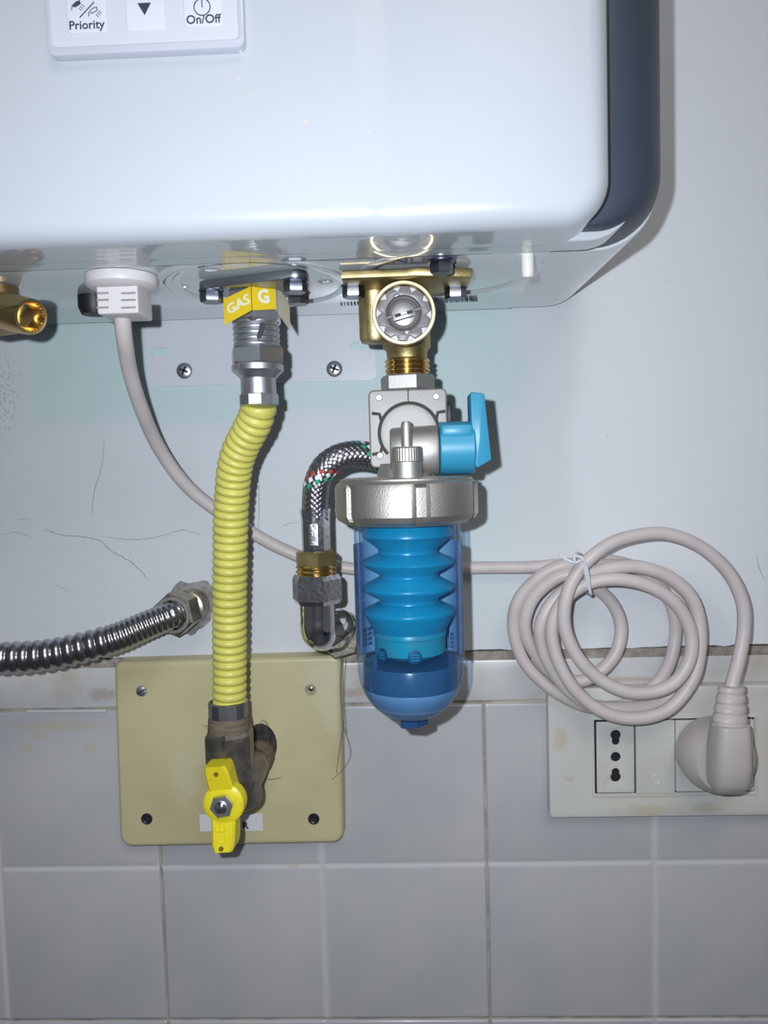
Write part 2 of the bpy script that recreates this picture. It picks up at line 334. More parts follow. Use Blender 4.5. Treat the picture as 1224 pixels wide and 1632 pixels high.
def plaster_mat():
    m = bpy.data.materials.new('painted_plaster'); m.use_nodes = True; nt = m.node_tree; b = nt.nodes['Principled BSDF']; L = nt.links.new
    b.inputs['Roughness'].default_value = 0.55
    g = nt.nodes.new('ShaderNodeNewGeometry'); pos = g.outputs['Position']
    def noise(sc_, det=4):
        n = nt.nodes.new('ShaderNodeTexNoise'); n.inputs['Scale'].default_value = sc_; n.inputs['Detail'].default_value = det; L(pos, n.inputs['Vector']); return n
    def M(op, a, c):
        n = nt.nodes.new('ShaderNodeMath'); n.operation = op
        for i, v in enumerate((a, c)):
            if isinstance(v, (int, float)): n.inputs[i].default_value = v
            else: L(v, n.inputs[i])
        return n.outputs[0]
    def step(v, a, c):
        n = nt.nodes.new('ShaderNodeMapRange'); n.interpolation_type = 'SMOOTHSTEP'; n.inputs[1].default_value = a; n.inputs[2].default_value = c; L(v, n.inputs[0]); return n.outputs[0]
    wn = noise(14); 
    off = nt.nodes.new('ShaderNodeVectorMath'); off.operation = 'MULTIPLY_ADD'; off.inputs[1].default_value = (0.05, 0, 0.03); L(wn.outputs['Color'], off.inputs[0]); L(pos, off.inputs[2])
    sp = nt.nodes.new('ShaderNodeSeparateXYZ'); L(off.outputs[0], sp.inputs[0]); x, z = sp.outputs[0], sp.outputs[2]
    def bx(x0, x1, z0, z1, f1=0.012, f2=0.012):
        a = M('MULTIPLY', step(x, x0-f1, x0+f1), step(x, x1+f1, x1-f1)); c = M('MULTIPLY', step(z, z0-f2, z0+f2), step(z, z1+f2, z1-f2)); return M('MULTIPLY', a, c)
    # noise is centred on 0.5, hence the +0.025 / +0.015 shifts
    m1 = bx(-0.225+0.025, 0.066+0.025, 0.030+0.015, 0.30, 0.014, 0.008)
    m2 = M('MULTIPLY', bx(0.0, 0.064+0.025, -0.085, 0.06, 0.018, 0.03), 0.55)
    mint = M('MAXIMUM', m1, m2)
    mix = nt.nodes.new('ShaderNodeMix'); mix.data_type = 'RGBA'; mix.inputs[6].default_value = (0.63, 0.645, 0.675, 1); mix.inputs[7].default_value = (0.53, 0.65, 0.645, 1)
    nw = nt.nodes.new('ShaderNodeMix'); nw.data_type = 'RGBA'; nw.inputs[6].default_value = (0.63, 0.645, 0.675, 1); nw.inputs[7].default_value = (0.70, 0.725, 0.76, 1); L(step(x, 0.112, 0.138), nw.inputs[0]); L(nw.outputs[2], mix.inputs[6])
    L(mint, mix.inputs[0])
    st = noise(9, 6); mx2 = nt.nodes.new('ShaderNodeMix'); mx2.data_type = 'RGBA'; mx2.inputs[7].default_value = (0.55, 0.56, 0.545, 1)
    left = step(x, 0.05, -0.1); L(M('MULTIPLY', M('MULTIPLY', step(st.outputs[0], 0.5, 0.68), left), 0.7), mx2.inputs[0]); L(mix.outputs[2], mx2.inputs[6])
    # fine dirt specks, and the mould below the heater at the left
    sn = noise(330, 3); spk = M('MULTIPLY', step(sn.outputs[0], 0.69, 0.76), 0.35)
    mo = M('MULTIPLY', bx(-0.30, -0.234+0.025, 0.028+0.015, 0.066+0.015, 0.008, 0.01), step(noise(520, 4).outputs[0], 0.52, 0.6))
    mx3 = nt.nodes.new('ShaderNodeMix'); mx3.data_type = 'RGBA'; mx3.inputs[7].default_value = (0.24, 0.30, 0.22, 1)
    L(M('MAXIMUM', spk, M('MULTIPLY', mo, 0.42)), mx3.inputs[0]); L(mx2.outputs[2], mx3.inputs[6])
    L(mx3.outputs[2], b.inputs['Base Color'])
    bn = noise(30, 6); bp = nt.nodes.new('ShaderNodeBump'); bp.inputs['Strength'].default_value = 0.25; bp.inputs['Distance'].default_value = 0.002
    L(bn.outputs[0], bp.inputs['Height']); L(bp.outputs[0], b.inputs['Normal'])
    return m
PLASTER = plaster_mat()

# ------------------------------------------------------------------ structure
XL, XR, YF, ZF, ZC = -1.1, 1.3, -2.1, -1.25, 1.2
def struct(name, bm, m, smooth=0):
    o = obj(name, bm, m, smooth=smooth, origin=(0, 0, 0)); o['kind'] = 'structure'; return o
bm = bmesh.new()                       # plaster above, slightly uneven lower edge over the tiling
xs = [XL]+[-0.5+i*0.006 for i in range(150)]+[XR]
edge = [(x, P(612, 1042, 0).z+0.001+random.uniform(-0.0006, 0.0006)) for x in xs]
prism([(XL, ZC), *edge, (XR, ZC)], -0.03, 0.0, bm=bm)
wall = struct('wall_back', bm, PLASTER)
struct('wall_left', box((XL-0.02, YF/2, (ZF+ZC)/2), (0.04, -YF+0.1, ZC-ZF)), ROOMW)
struct('wall_right', box((XR+0.02, YF/2, (ZF+ZC)/2), (0.04, -YF+0.1, ZC-ZF)), ROOMW)
struct('wall_front', box(((XL+XR)/2, YF-0.02, (ZF+ZC)/2), (XR-XL+0.08, 0.04, ZC-ZF)), ROOMW)
struct('floor', box(((XL+XR)/2, YF/2, ZF-0.02), (XR-XL+0.1, -YF+0.1, 0.04)), MFLOOR)
struct('ceiling', box(((XL+XR)/2, YF/2, ZC+0.02), (XR-XL+0.1, -YF+0.1, 0.04)), ROOMC)
obj('grout_bed', box(((XL+XR)/2, 0.0167, (ZF-0.1165)/2), (XR-XL, 0.03, -ZF-0.1165)), mat('grout', (0.44, 0.40, 0.34), 0.9, col2=(0.26, 0.23, 0.19), nscale=60, bump=0.5, bscale=400), wall, smooth=0)
zg = P(612, 1050, 0).z
bm = bmesh.new(); box(((XL+XR)/2, 0.013, zg-0.001), (XR-XL, 0.025, 0.0085), bm=bm)
obj('cement_joint', bm, RIM, wall, smooth=0)
# tiles 200 x 200 mm with a pressed cross groove, so each looks like four
def tile_bm(x0, z0, w_, h_, gx, gz):
    g = 0.006
    def axis(a, n_, gr):
        e = [0, 0.0008, 0.0018]; c = [a-0.0018, a-0.0008, a]
        if gr: mid = [a/2+t*g/2 for t in (-1, -0.6, -0.25, 0, 0.25, 0.6, 1)]
        else: mid = [a/2]
        return e+[a*0.25]+mid+[a*0.75]+c
    def ed(t, a): 
        k = min(t, a-t); return 0.0 if k >= 0.0018 else (0.0009 if k < 1e-6 else 0.0002)
    def gr(t, a, on):
        if not on: return 0
        q = abs(t-a/2)/(g/2); return 0.0009*(0.5+0.5*math.cos(PI*q)) if q < 1 else 0
    X = axis(w_, 0, gx); Z = axis(h_, 0, gz); bm = bmesh.new()
    V = [[bm.verts.new((x0+a, max(ed(a, w_), ed(c, h_), gr(a, w_, gx), gr(c, h_, gz)), z0+c)) for c in Z] for a in X]
    for i in range(len(X)-1):
        for j in range(len(Z)-1): bm.faces.new((V[i][j], V[i+1][j], V[i+1][j+1], V[i][j+1]))
    rim = [e for e in bm.edges if len(e.link_faces) == 1]
    r = bmesh.ops.extrude_edge_only(bm, edges=rim)
    for v in r['geom']:
        if isinstance(v, bmesh.types.BMVert): v.co.y = 0.006
    return bm
G0, H3, H2 = -0.1585, -0.1424, -0.3399
t0 = obj('tile', tile_bm(G0+0.0007, H2+0.0008, 0.1986, H3-H2-0.0016, True, True), TILEM, wall, smooth=50)
for r in range(3):
    for c in range(-4, 5):
        if (r, c) != (0, 0): dup(t0, (0.2*c, 0, -(H3-H2)*r))
# border strip above: pieces meet behind the ivory box and behind the filter bowl
sz0, sz1 = H3+0.0012, P(612, 1054, 0).z-0.0005
for x0, x1 in ((-0.7615, -0.5615), (-0.5605, -0.3605), (-0.3595, -0.1605), (-0.1595, 0.0055), (0.0065, 0.302), (0.303, 0.502), (0.503, 0.702)):
    obj('border_strip', box(((x0+x1)/2, 0.003, (sz0+sz1)/2), (x1-x0, 0.006, sz1-sz0), 0.0009), STRIPM, wall, smooth=40)
# pale caulk line left of the box, in the joint
a, b2 = P(44, 1134, 0), P(170, 1133, 0)
obj('caulk_line', tube([a, a.lerp(b2, 0.5), b2], 0.0011, 8), mat('white_caulk', (0.6, 0.6, 0.57), 0.5), wall)
# cement crater around the steel hose fitting
c0 = P(303, 968, 0); lp = []
for i in range(36):
    a = 2*PI*i/36; rr = 0.0138+0.0008*math.sin(3*a+1)+0.0006*math.sin(7*a)+0.0004*math.sin(13*a+2)+0.0045*max(0, math.cos((a-0.75)*2))**3*(1 if abs(a-0.75) < 0.8 else 0)
    lp.append((c0.x+rr*math.cos(a), c0.z+rr*math.sin(a)*1.15))
obj('mortar_patch', prism(lp, -0.001, 0.0008, 0.0005), MORTAR, wall)
# hairline cracks in the plaster: thin dark slivers
def crack(pts, w0=0.0004):
    q, _ = spline([P(x, y, 0.0) for x, y in pts], step=0.0012); bm = bmesh.new(); A = []
    for i, p in enumerate(q):
        k = min(1, i/6, (len(q)-1-i)/6)*w0*random.uniform(0.4, 1)
        o = Vector((random.uniform(-1, 1), 0, random.uniform(-1, 1)))*0.0003
        t = (q[min(i+1, len(q)-1)]-q[max(0, i-1)]).normalized(); n = Vector((-t.z, 0, t.x))
        A.append((p+o+n*k-Vector((0, 0.00015, 0)), p+o-n*k-Vector((0, 0.00015, 0))))
    V = [(bm.verts.new(a), bm.verts.new(b)) for a, b in A]
    for u, v in zip(V, V[1:]): bm.faces.new((u[0], u[1], v[1], v[0]))
    return bm
CR = [[(65, 842), (100, 853), (130, 855), (160, 862), (180, 880), (205, 893), (225, 910), (240, 930)],
      [(0, 853), (25, 848), (45, 855), (60, 857)], [(162, 855), (215, 860), (262, 853), (290, 845), (330, 855)],
      [(166, 695), (163, 740), (150, 785), (146, 830)], [(85, 930), (118, 946)], [(440, 848), (455, 836), (480, 832)],
      [(410, 742), (413, 790), (412, 840), (414, 880)], [(20, 826), (38, 828), (55, 829)], [(1205, 880), (1210, 905), (1222, 930)]]
obj('cracks', join(*[crack(c, 0.0003 if i else 0.0004) for i, c in enumerate(CR)]), CRACK, wall, smooth=0, kind='stuff')

# ------------------------------------------------------------------ water heater
HX0, HT = -0.262, 0.66                 # left side and top lie outside the frame
def zu(d): return 0.0887-0.0026*(d-0.008)/0.137     # underside slopes a little toward the lip
heater = empty('water_heater', 'white wall-hung gas water heater with dark grey side trim', 'water heater', (-0.08, 0, 0.084))
bm = pillow(HX0, 0.084, 0.0747, HT, 0.0165, 0.1497, 0.1775, 0.0085, n=10, ne=8)
for x in [-0.017+0.0012*i for i in range(20)]+[0.012, 0.02, 0.03, 0.04, 0.05, 0.06]+[-0.22, -0.18, -0.14, -0.1, -0.06]:
    bmesh.ops.bisect_plane(bm, geom=bm.verts[:]+bm.edges[:]+bm.faces[:], plane_co=(x, 0, 0), plane_no=(1, 0, 0))
for v in bm.verts:                     # shallow vertical crease in the front panel
    if v.co.y < -0.155:
        t = max(0, min(1, (v.co.x+0.015)/0.011)); s = t*t*(3-2*t)
        q = max(0, min(1, (v.co.x+0.004)/0.078))
        v.co.y += 0.0011*s-0.0015*math.sin(PI*q)*(1 if q < 1 else 0)
obj('front_cover', bm, ENAMEL, heater, smooth=30)
bm = bmesh.new(); L = []
for k in range(9):                     # side cheek: broad curve toward the side, tight one underneath
    a = PI/2*k/8; i = 0.032*(1-math.cos(a)); d = 0.126+0.032*math.sin(a)
    L.append([(p[0], -d, p[1]) for p in rrect(HX0-0.034+i, 0.0872+0.05*i, 0.1056-i, HT+0.006-0.2*i, max(0.028-0.75*i, 0.003), 12)])
L.insert(0, [(p[0], -0.122, p[1]) for p in rrect(HX0-0.034, 0.0872, 0.1056, HT+0.006, 0.028, 12)])
rings(bm, L)
obj('side_trim', bm, GREYT, heater, smooth=35)
bm = pillow(HX0-0.0005, 0.0885, 0.0762, HT+0.003, 0.0175, 0.15, 0.1605, 0.001, n=10)
obj('trim_seam', bm, DARKGAP, heater, smooth=30)
bm = pillow(HX0-0.030, 0.0845, 0.0898, HT, 0.0185, 0.1385, 0.1515, 0.001, n=12)
obj('cover_lip', bm, ENAMEL, heater, smooth=30)
bm = pillow(HX0-0.030, 0.0885, 0.1045, HT, 0.0245, 0.008, 0.130, 0.001, n=12)
for v in bm.verts:
    if v.co.z < 0.2: v.co.z += zu(-v.co.y)-0.0885
obj('casing', bm, UNDER, heater, smooth=30)
bm = box(((-0.27+0.0605)/2, -0.0775, 0.0885), (0.0605+0.27, 0.138, 0.0010), 0.0003)
for v in bm.verts: v.co.z += zu(-v.co.y)-0.0885
obj('bottom_pan', bm, UNDER, heater)
def zplane(px, py, z):
    v = f_+ri*((px-CW/2)/FPX)-up*((py-CH/2)/FPX); return CAM+v*(z/v.z)
# pressed oval embosses around the gas and water connections
def emboss(cx, cy, a, b):
    bm = bmesh.new(); L = []
    for k in range(7):
        q = PI*k/6; L.append([(cx+(a+0.004*math.cos(q))*math.cos(t), cy+(b+0.004*math.cos(q))*math.sin(t), zu(-(cy+(b+0.004*math.cos(q))*math.sin(t)))-0.0002-0.0012*math.sin(q)) for t in [2*PI*i/48 for i in range(48)]])
    rings(bm, L, False, False); return bm
obj('pressed_rim', emboss(-0.067, -0.089, 0.040, 0.049), UNDER, heater, smooth=80)
obj('pressed_rim', emboss(0.020, -0.097, 0.038, 0.046), UNDER, heater, smooth=80)
# bracket plate on the wall, with slots and two cross-head screws
a, b2 = P(232, 500, 0), P(600, 606, 0)
def slot(px, py, w_=0.010, h_=0.0046):
    p = P(px, py, 0.0016); return rrect(p.x-w_/2, p.z-h_/2, p.x+w_/2, p.z+h_/2, h_/2-0.0002, 5)
bk = obj('mounting_bracket', holed([rrect(a.x, b2.z, b2.x, a.z+0.03, 0.003), slot(255, 561), slot(573, 552)], 0.0002, 0.0018), mat('bracket_enamel', (0.66, 0.675, 0.72), 0.25, coat=0.3), heater)
def phillips(px, py, d, R, parent, name='screw', m=ZINC, ang=0.4, slotted=False):
    p = P(px, py, d)
    s = obj(name, lathe([(R*0.98, -0.0004), (R, 0.0004), (R*0.86, 0.0011), (R*0.4, 0.0015), (0, 0.0016)], p, (0, -1, 0), 24), m, parent)
    bm = bmesh.new()
    for k in range(1 if slotted else 2):
        Mr = Matrix.Rotation(ang+k*PI/2, 3, 'Y'); box(p+Vector((0, -0.00135, 0)), (R*(1.7 if slotted else 1.15), 0.0007, R*0.26), 0.0001, 1, bm, Mr)
    try:
        obj('screw_slot', bm, DARKGAP if not slotted else BOLT, s if wloc.get(s.name) else parent, smooth=0)
    except Exception: pass
    return s
phillips(294, 591, 0.0018, 0.0047, bk); phillips(533, 588, 0.0018, 0.0047, bk)
# control panel: raised clear-edged plate with three touch buttons
pl = P(82, 93, 0.180); prr = P(388, 75, 0.180)
zb = (pl.z+prr.z)/2+0.0003
panel = obj('control_panel', pillow(pl.x, zb, prr.x, zb+0.075, 0.0025, 0.176, 0.1812, 0.0012, n=5), PANELP, heater)
obj('panel_rim', holed([rrect(pl.x-0.0007, zb-0.0007, prr.x+0.0007, zb+0.0757, 0.003, 5), rrect(pl.x+0.0017, zb+0.0022, prr.x-0.0014, zb+0.073, 0.0015, 5)], 0.1765, 0.1817, 0.0004), mat('clear_rim', (0.50, 0.51, 0.58), 0.12, coat=0.6), panel)
dp = 0.1816
for (x0, y0, x1, y1) in ((107, -25, 170, 52), (201, -25, 263, 48), (293, -25, 355, 42)):
    A, B = P(x0, y1, dp), P(x1, y1, dp)
    bt = obj('touch_button', pillow(A.x, (A.z+B.z)/2, B.x, (A.z+B.z)/2+0.0168, 0.0012, 0.180, dp, 0.0004, n=3), BTN, panel)
dt = dp+0.0001; tx = P(300, 40, dt)-P(200, 44.5, dt)
obj('button_print', text('Priority', 0.0041, P(138, 40, dt), off=0.00005, ext=0.00006), INK, panel)
obj('button_print', text('On/Off', 0.0041, P(324, 31, dt), off=0.00005, ext=0.00006), INK, panel)
p = P(230, 13, dt); r = 0.0023
obj('button_print', prism([(p.x-r, p.z+r*0.75), (p.x+r, p.z+r*0.75), (p.x, p.z-r)], dp-0.0001, dt+0.0001), INK, panel)
p = P(322, 11, dt); q = [Vector((p.x+0.0028*math.cos(t), -dt, p.z+0.0028*math.sin(t))) for t in [PI/2+0.35+(2*PI-0.7)*i/28 for i in range(29)]]
bm = tube(q, 0.00018, 6); tube([Vector((p.x, -dt, p.z-0.0002)), Vector((p.x, -dt, p.z+0.0034))], 0.00018, 6, bm); obj('button_print', bm, INK, panel)
bm = bmesh.new()                       # two shower heads divided by a slash
def ln(a, b, r=0.00016): tube([P(*a, dt), P(*b, dt)], r, 6, bm)
ln((127, 28), (150, 3), 0.0002)
for ox, oy, fill in ((118, 8, 1), (145, 18, 0)):
    pts = [(-4, 8), (-3, 1), (3, -5), (9, -7), (10, -2), (4, 2), (-1, 3)]
    for a, c in zip(pts, pts[1:]+(pts[6:7] if not fill else [])): ln((ox+a[0], oy+a[1]), (ox+c[0], oy+c[1]), 0.00014)
    if fill: 
        vs = [bm.verts.new(P(ox+a[0], oy+a[1], dt)) for a in pts[1:]]; bm.faces.new(vs)
    for k in range(3): ln((ox+8+k*2, oy+3-k*3+2), (ox+12+k*2.4, oy+9-k*3), 0.00012)
obj('button_print', bm, INK, panel, smooth=0)
# white drain pin, black grommet, labels on the underside
pp = zplane(841, 420, 0.082)
obj('white_pin', lathe([(0.0026, 0), (0.0027, -0.002), (0.0027, -0.0085), (0.0022, -0.0105), (0, -0.011)], (pp.x, pp.y, 0.0868), (0, 0, 1), 20), CREAMP, heater)
pp = zplane(150, 485, 0.083)
obj('rubber_grommet', lathe([(0.0075, 0.0), (0.0075, -0.006), (0.006, -0.0095), (0, -0.010)], (pp.x, pp.y, 0.0875), (0, 0, 1), 24), BLACK, heater)
pp = zplane(662, 406, 0.088)
lb = obj('inlet_label', box((pp.x, pp.y, zu(-pp.y)-0.0006), (0.034, 0.011, 0.0003)), mat('blue_grey_label', (0.20, 0.24, 0.36), 0.4), heater, smooth=0)
obj('label_print', text('INLET', 0.0085, (pp.x, pp.y, zu(-pp.y)-0.0009), (1, 0, 0), (0, -1, 0), off=0.0001, sx=1.15), INK, lb)
# text read from below: x to the right, letter tops toward the wall mirrored by the viewer looking up
pp = zplane(725, 479, 0.088); bm = bmesh.new(); x = 0
while x < 0.024:
    ww = random.choice((0.0004, 0.0006, 0.0009)); box((pp.x-0.012+x, pp.y, zu(-pp.y)-0.0006), (ww, 0.0045, 0.0002), bm=bm); x += ww+random.choice((0.0004, 0.0007))
obj('barcode_print', bm, INK, heater, smooth=0, kind='stuff')
pp = zplane(565, 484, 0.088); bm = bmesh.new()
for k in range(8): box((pp.x-0.007+k*0.0018, pp.y, zu(-pp.y)-0.0006), (random.choice((0.0005, 0.0009)), 0.004, 0.0002), bm=bm)
obj('barcode_print', bm, INK, heater, smooth=0, kind='stuff')
# chips and dirt on the front
bm = bmesh.new()
for px, py, rr in ((378, 127, 5), (399, 152, 4), (485, 193, 5), (731, 331, 2), (596, 208, 1.5)):
    c = P(px, py, 0.1778); n = 9
    lp = [(c.x+rr*S(.178)*random.uniform(0.3, 1)*math.cos(2*PI*i/n)*(0.6 if i % 2 else 1), c.z+rr*S(.178)*random.uniform(0.5, 1.2)*math.sin(2*PI*i/n)) for i in range(n)]
    prism(lp, 0.1772, 0.17765, bm=bm)
obj('paint_chips', bm, mat('chipped_paint', (0.56, 0.52, 0.45), 0.7), heater, smooth=0, kind='stuff')

# ------------------------------------------------------------------ gas connection under the heater
GD = 0.098; GX = P(410.5, 580, GD).x
gas = empty('gas_inlet_fitting', 'grey steel gas inlet fitting with wrapped yellow GAS label under the heater', 'pipe fitting', (GX, -GD, 0.0885))
fl_pts = []
for a, rr in ((180, 0.0275), (232, 0.015), (318, 0.025), (345, 0.018), (25, 0.026), (70, 0.0145), (128, 0.0145)):
    fl_pts.append((GX+0.001+rr*math.cos(math.radians(a)), -GD-0.012+rr*math.sin(math.radians(a))))
def hprism(loop, z0, z1, bev=0.0):
    bm = bmesh.new(); fc = bm.faces.new([bm.verts.new((p[0], p[1], z0)) for p in loop]); r = bmesh.ops.extrude_face_region(bm, geom=[fc])
    for v in r['geom']:
        if isinstance(v, bmesh.types.BMVert): v.co.z = z1
    bmesh.ops.recalc_face_normals(bm, faces=bm.faces)
    if bev: bmesh.ops.bevel(bm, geom=[e for e in bm.edges if abs(e.verts[0].co.z-e.verts[1].co.z) < 1e-7], offset=bev, segments=2, profile=0.5, affect='EDGES')
    return bm
def ears(cx, cy, bolts, r_hub, r_ear):
    pts = []
    for bx_, by_ in bolts:
        for i in range(14): pts.append((bx_+r_ear*math.cos(2*PI*i/14), by_+r_ear*math.sin(2*PI*i/14)))
    for i in range(28): pts.append((cx+r_hub*math.cos(2*PI*i/28), cy+r_hub*math.sin(2*PI*i/28)))
    pts = sorted(set(pts)); h = []
    for seq in (pts, pts[::-1]):
        b = []
        for p in seq:
            while len(b) > 1 and (b[-1][0]-b[-2][0])*(p[1]-b[-2][1])-(b[-1][1]-b[-2][1])*(p[0]-b[-2][0]) <= 1e-12: b.pop()
            b.append(p)
        h += b[:-1]
    out = []                            # drop points crowding together
    for p in h:
        if not out or math.dist(p, out[-1]) > 0.0006: out.append(p)
    return out
bl = [zplane(337, 474, 0.0785), zplane(471, 458, 0.0785), zplane(476, 484, 0.0765)]
bl = [(p.x, p.y) for p in bl]
obj('flange', hprism(ears(GX, -GD, bl, 0.0160, 0.0052), 0.0812, 0.0853, 0.0008), DZINC, gas)
def bolt(x, y, z, m, parent, R=0.0052):
    o = obj('bolt', lathe([(0.0056, z), (0.0056, z-0.0008), (0.0048, z-0.001)], (x, y, 0), (0, 0, 1), 20), m, parent)
    obj('bolt_head', hexa(R, z-0.0055, z-0.0006, (x, y, 0), (0, 0, 1), random.uniform(0, 1), 0.0009), m, o)
for x, y in bl: bolt(x, y, 0.0816, BOLT, gas)
def gz(py): return P(410, py, GD).z
s_ = S(GD)
obj('hex_body', lathe([(0.0118, 0.0825), (0.0125, 0.0815), (0.0125, gz(512)), (0.0111, gz(518))], (GX, -GD, 0), (0, 0, 1), 6, rot=math.radians(-90+4), xaxis=(1, 0, 0)), ZINC, gas, smooth=20)
def threads(z0, z1, R, dep, pitch, o, m, parent, axis=(0, 0, 1), name='thread', n=28):
    pr = []; k = int(abs(z1-z0)/pitch); st = (z1-z0)/k
    pr.append((R-dep, z0))
    for i in range(k): pr += [(R, z0+st*(i+0.35)), (R, z0+st*(i+0.6)), (R-dep, z0+st*(i+1))]
    return obj(name, lathe(pr, o, axis, n), m, parent, smooth=20)
threads(gz(512), gz(556), 0.0107, 0.0005, 0.0021, (GX, -GD, 0), ZINC, gas)
obj('union_nut', hexa(0.0129, gz(584), gz(554), (GX, -GD, 0), (0, 0, 1), math.radians(-74), 0.0012, xaxis=(1, 0, 0)), ZINC, gas, smooth=20)
obj('union_collar', lathe([(0.0119, gz(583)), (0.0119, gz(592)), (0.0087, gz(602)), (0.0083, gz(604))], (GX, -GD, 0), (0, 0, 1), 32), ZINC, gas)
obj('hose_sleeve', lathe([(0.0080, gz(600)), (0.0082, gz(634))], (GX, -GD, 0), (0, 0, 1), 32), ZINC, gas)
obj('hose_ferrule', hexa(0.0092, gz(648), gz(628), (GX, -GD, 0), (0, 0, 1), 0.3, 0.0006, seg=10), ZINC, gas, smooth=20)
# paper label tented round the octagon: three flat panels
R8 = 0.0129
def oc(deg, r=R8): return Vector((GX+r*math.sin(math.radians(deg)), -GD-r*math.cos(math.radians(deg)), 0))
def lab(aA, aB, zA0, zA1, zB0, zB1, m, name, th=0.00025):
    bm = bmesh.new(); A, B = oc(aA), oc(aB); n = Vector((0, 0, 1)).cross(B-A).normalized()
    if n.y > 0: n = -n
    q = [Vector((A.x, A.y, zA0)), Vector((B.x, B.y, zB0)), Vector((B.x, B.y, zB1)), Vector((A.x, A.y, zA1))]
    rings(bm, [q, [v+n*th for v in q]]); return q, n, bm
R6 = 0.01292
e0, eL, eR = oc(4, R6), oc(-56, R6), oc(64, R6)
pL = e0+(eL-e0)*1.2; pR = e0+(eR-e0)*0.86; pB = pR+Vector((0.0046, 0.011, 0))
def lab2(A, B, zA0, zA1, zB0, zB1, th=0.00025):
    bm = bmesh.new(); n = Vector((0, 0, 1)).cross(B-A).normalized()
    if n.y > 0: n = -n
    q = [Vector((A.x, A.y, zA0))+n*0.0002, Vector((B.x, B.y, zB0))+n*0.0002, Vector((B.x, B.y, zB1))+n*0.0002, Vector((A.x, A.y, zA1))+n*0.0002]
    rings(bm, [q, [v+n*th for v in q]]); return q, n, bm
q1, n1, b1 = lab2(pL, e0, gz(521), gz(480), gz(504), gz(467))
q2, n2, b2 = lab2(e0, pR, gz(504), gz(467), gz(499), gz(457))
q3, n3, b3 = lab2(pR, pB, gz(499), gz(457), gz(526), gz(482))
gl = obj('wrapped_label', join(b1, b2), YLAB, gas, smooth=0, label='yellow GAS label')
obj('label_end', b3, mat('label_back', (0.62, 0.58, 0.42), 0.5), gas, smooth=0)
ctr = lambda q: (q[0]+q[1]+q[2]+q[3])/4
obj('label_print', text('GAS', 0.0062, ctr(q1)+n1*0.0004+(q1[1]-q1[0])*0.04, q1[1]-q1[0], (0, 0, 1), off=0.0001, sx=1.15), WPRINT, gl)
obj('label_print', text('G', 0.0080, ctr(q2)+n2*0.0004, q2[1]-q2[0], (0, 0, 1), off=0.0003, sx=0.95), WPRINT, gl)
bm = bmesh.new()
mk = [(417, 513), (423, 517), (420, 528), (416, 538), (411, 541), (409, 536), (413, 525), (414, 517)]
vs = [bm.verts.new(P(x, y, 0.1095)) for x, y in mk]; fc = bm.faces.new(vs)
r = bmesh.ops.extrude_face_region(bm, geom=[fc])
for v in r['geom']:
    if isinstance(v, bmesh.types.BMVert): v.co.y -= 0.0004
obj('marker_stroke', bm, BLACK, gas, smooth=0)

# ------------------------------------------------------------------ yellow corrugated gas hose
ptsY = [(412, 644, .098), (411, 655, .097), (405, 673, .094), (394, 694, .090), (383, 716, .086), (375, 742, .082), (371, 775, .078), (368, 820, .074), (367, 880, .070), (366, 960, .066), (366, 1040, .062), (366, 1090, .061), (366, 1124, .060)]
pts, ln_ = spline([P(*p) for p in ptsY], step=0.00034)
nr = 39
def yr(t):
    q = abs(math.sin(PI*t*nr)); return (0.0069+0.0021*q**0.45)*(1-0.055*max(0, 1-t*2.2))
hose = obj('gas_hose', tube(pts, yr, 28), YHOSE, smooth=75, cat='hose', label='bright yellow corrugated gas hose hanging from the gas fitting to the yellow-handled valve')

# ------------------------------------------------------------------ gas valve with the butterfly handle
A = P(419, 1198, 0); B = P(351, 1288, 0.086); ax = (B-A).normalized()
valve = empty('gas_valve', 'old grey gas valve with bright yellow butterfly handle on the ivory box', 'valve', A)
VT = P(366, 1180, 0.060); AXV = Vector((0, 0, 1))
def vz(py): return P(367, py, 0.06).z
O = Vector((VT.x, VT.y, 0))
obj('hose_nut', lathe([(0.0088, vz(1140)), (0.0104, vz(1140)), (0.0105, vz(1118)), (0.0092, vz(1116)), (0.0086, vz(1122))], O, (0, 0, 1), 14, rot=0.2), mat('grey_nut', (0.34, 0.34, 0.36), 0.4, 1.0, bump=0.2, bscale=400, stretch=(8, 8, 1)), valve, smooth=15)
obj('hemp_wrap', lathe([(0.0098, vz(1138)), (0.0106, vz(1144)), (0.0109, vz(1155)), (0.0112, vz(1163))], O, (0, 0, 1), 32), HEMP, valve)
obj('hex_inlet', lathe([(0.0124, vz(1236)), (0.0134, vz(1228)), (0.0134, vz(1168)), (0.0120, vz(1161))], O, (0, 0, 1), 6, rot=math.radians(-86), xaxis=(1, 0, 0)), OLDSTEEL, valve, smooth=20)
# body: a lump on the stem axis joining the inlet to the wall nipple
body = lathe([(0.0085, -0.004), (0.0088, 0.018), (0.0100, 0.030), (0.0105, 0.040), (0.0115, 0.060), (0.0095, 0.066), (0.006, 0.0665), (0.006, 0.072)], A, ax, 28)
q, _ = spline([Vector((O.x, O.y, vz(1226))), Vector((O.x+0.0022, O.y+0.001, vz(1245))), Vector((O.x+0.0036, O.y+0.003, vz(1268))), Vector((O.x+0.0036, O.y+0.004, vz(1286))), Vector((O.x+0.0034, O.y+0.004, vz(1296)))], 14)
tube(q, lambda t: 0.0122-0.0008*t if t < 0.7 else 0.0116*max(0.35, 1-((t-0.7)/0.3)**2*0.7), 24, body)
obj('valve_body', body, OLDSTEEL, valve, smooth=50)
lathe_b = lathe([(0.0090, 0.006), (0.0094, 0.010), (0.0096, 0.018), (0.0090, 0.021)], A+Vector((0.0005, 0, 0.001)), ax, 24)
obj('hemp_wrap', lathe_b, HEMP, valve)
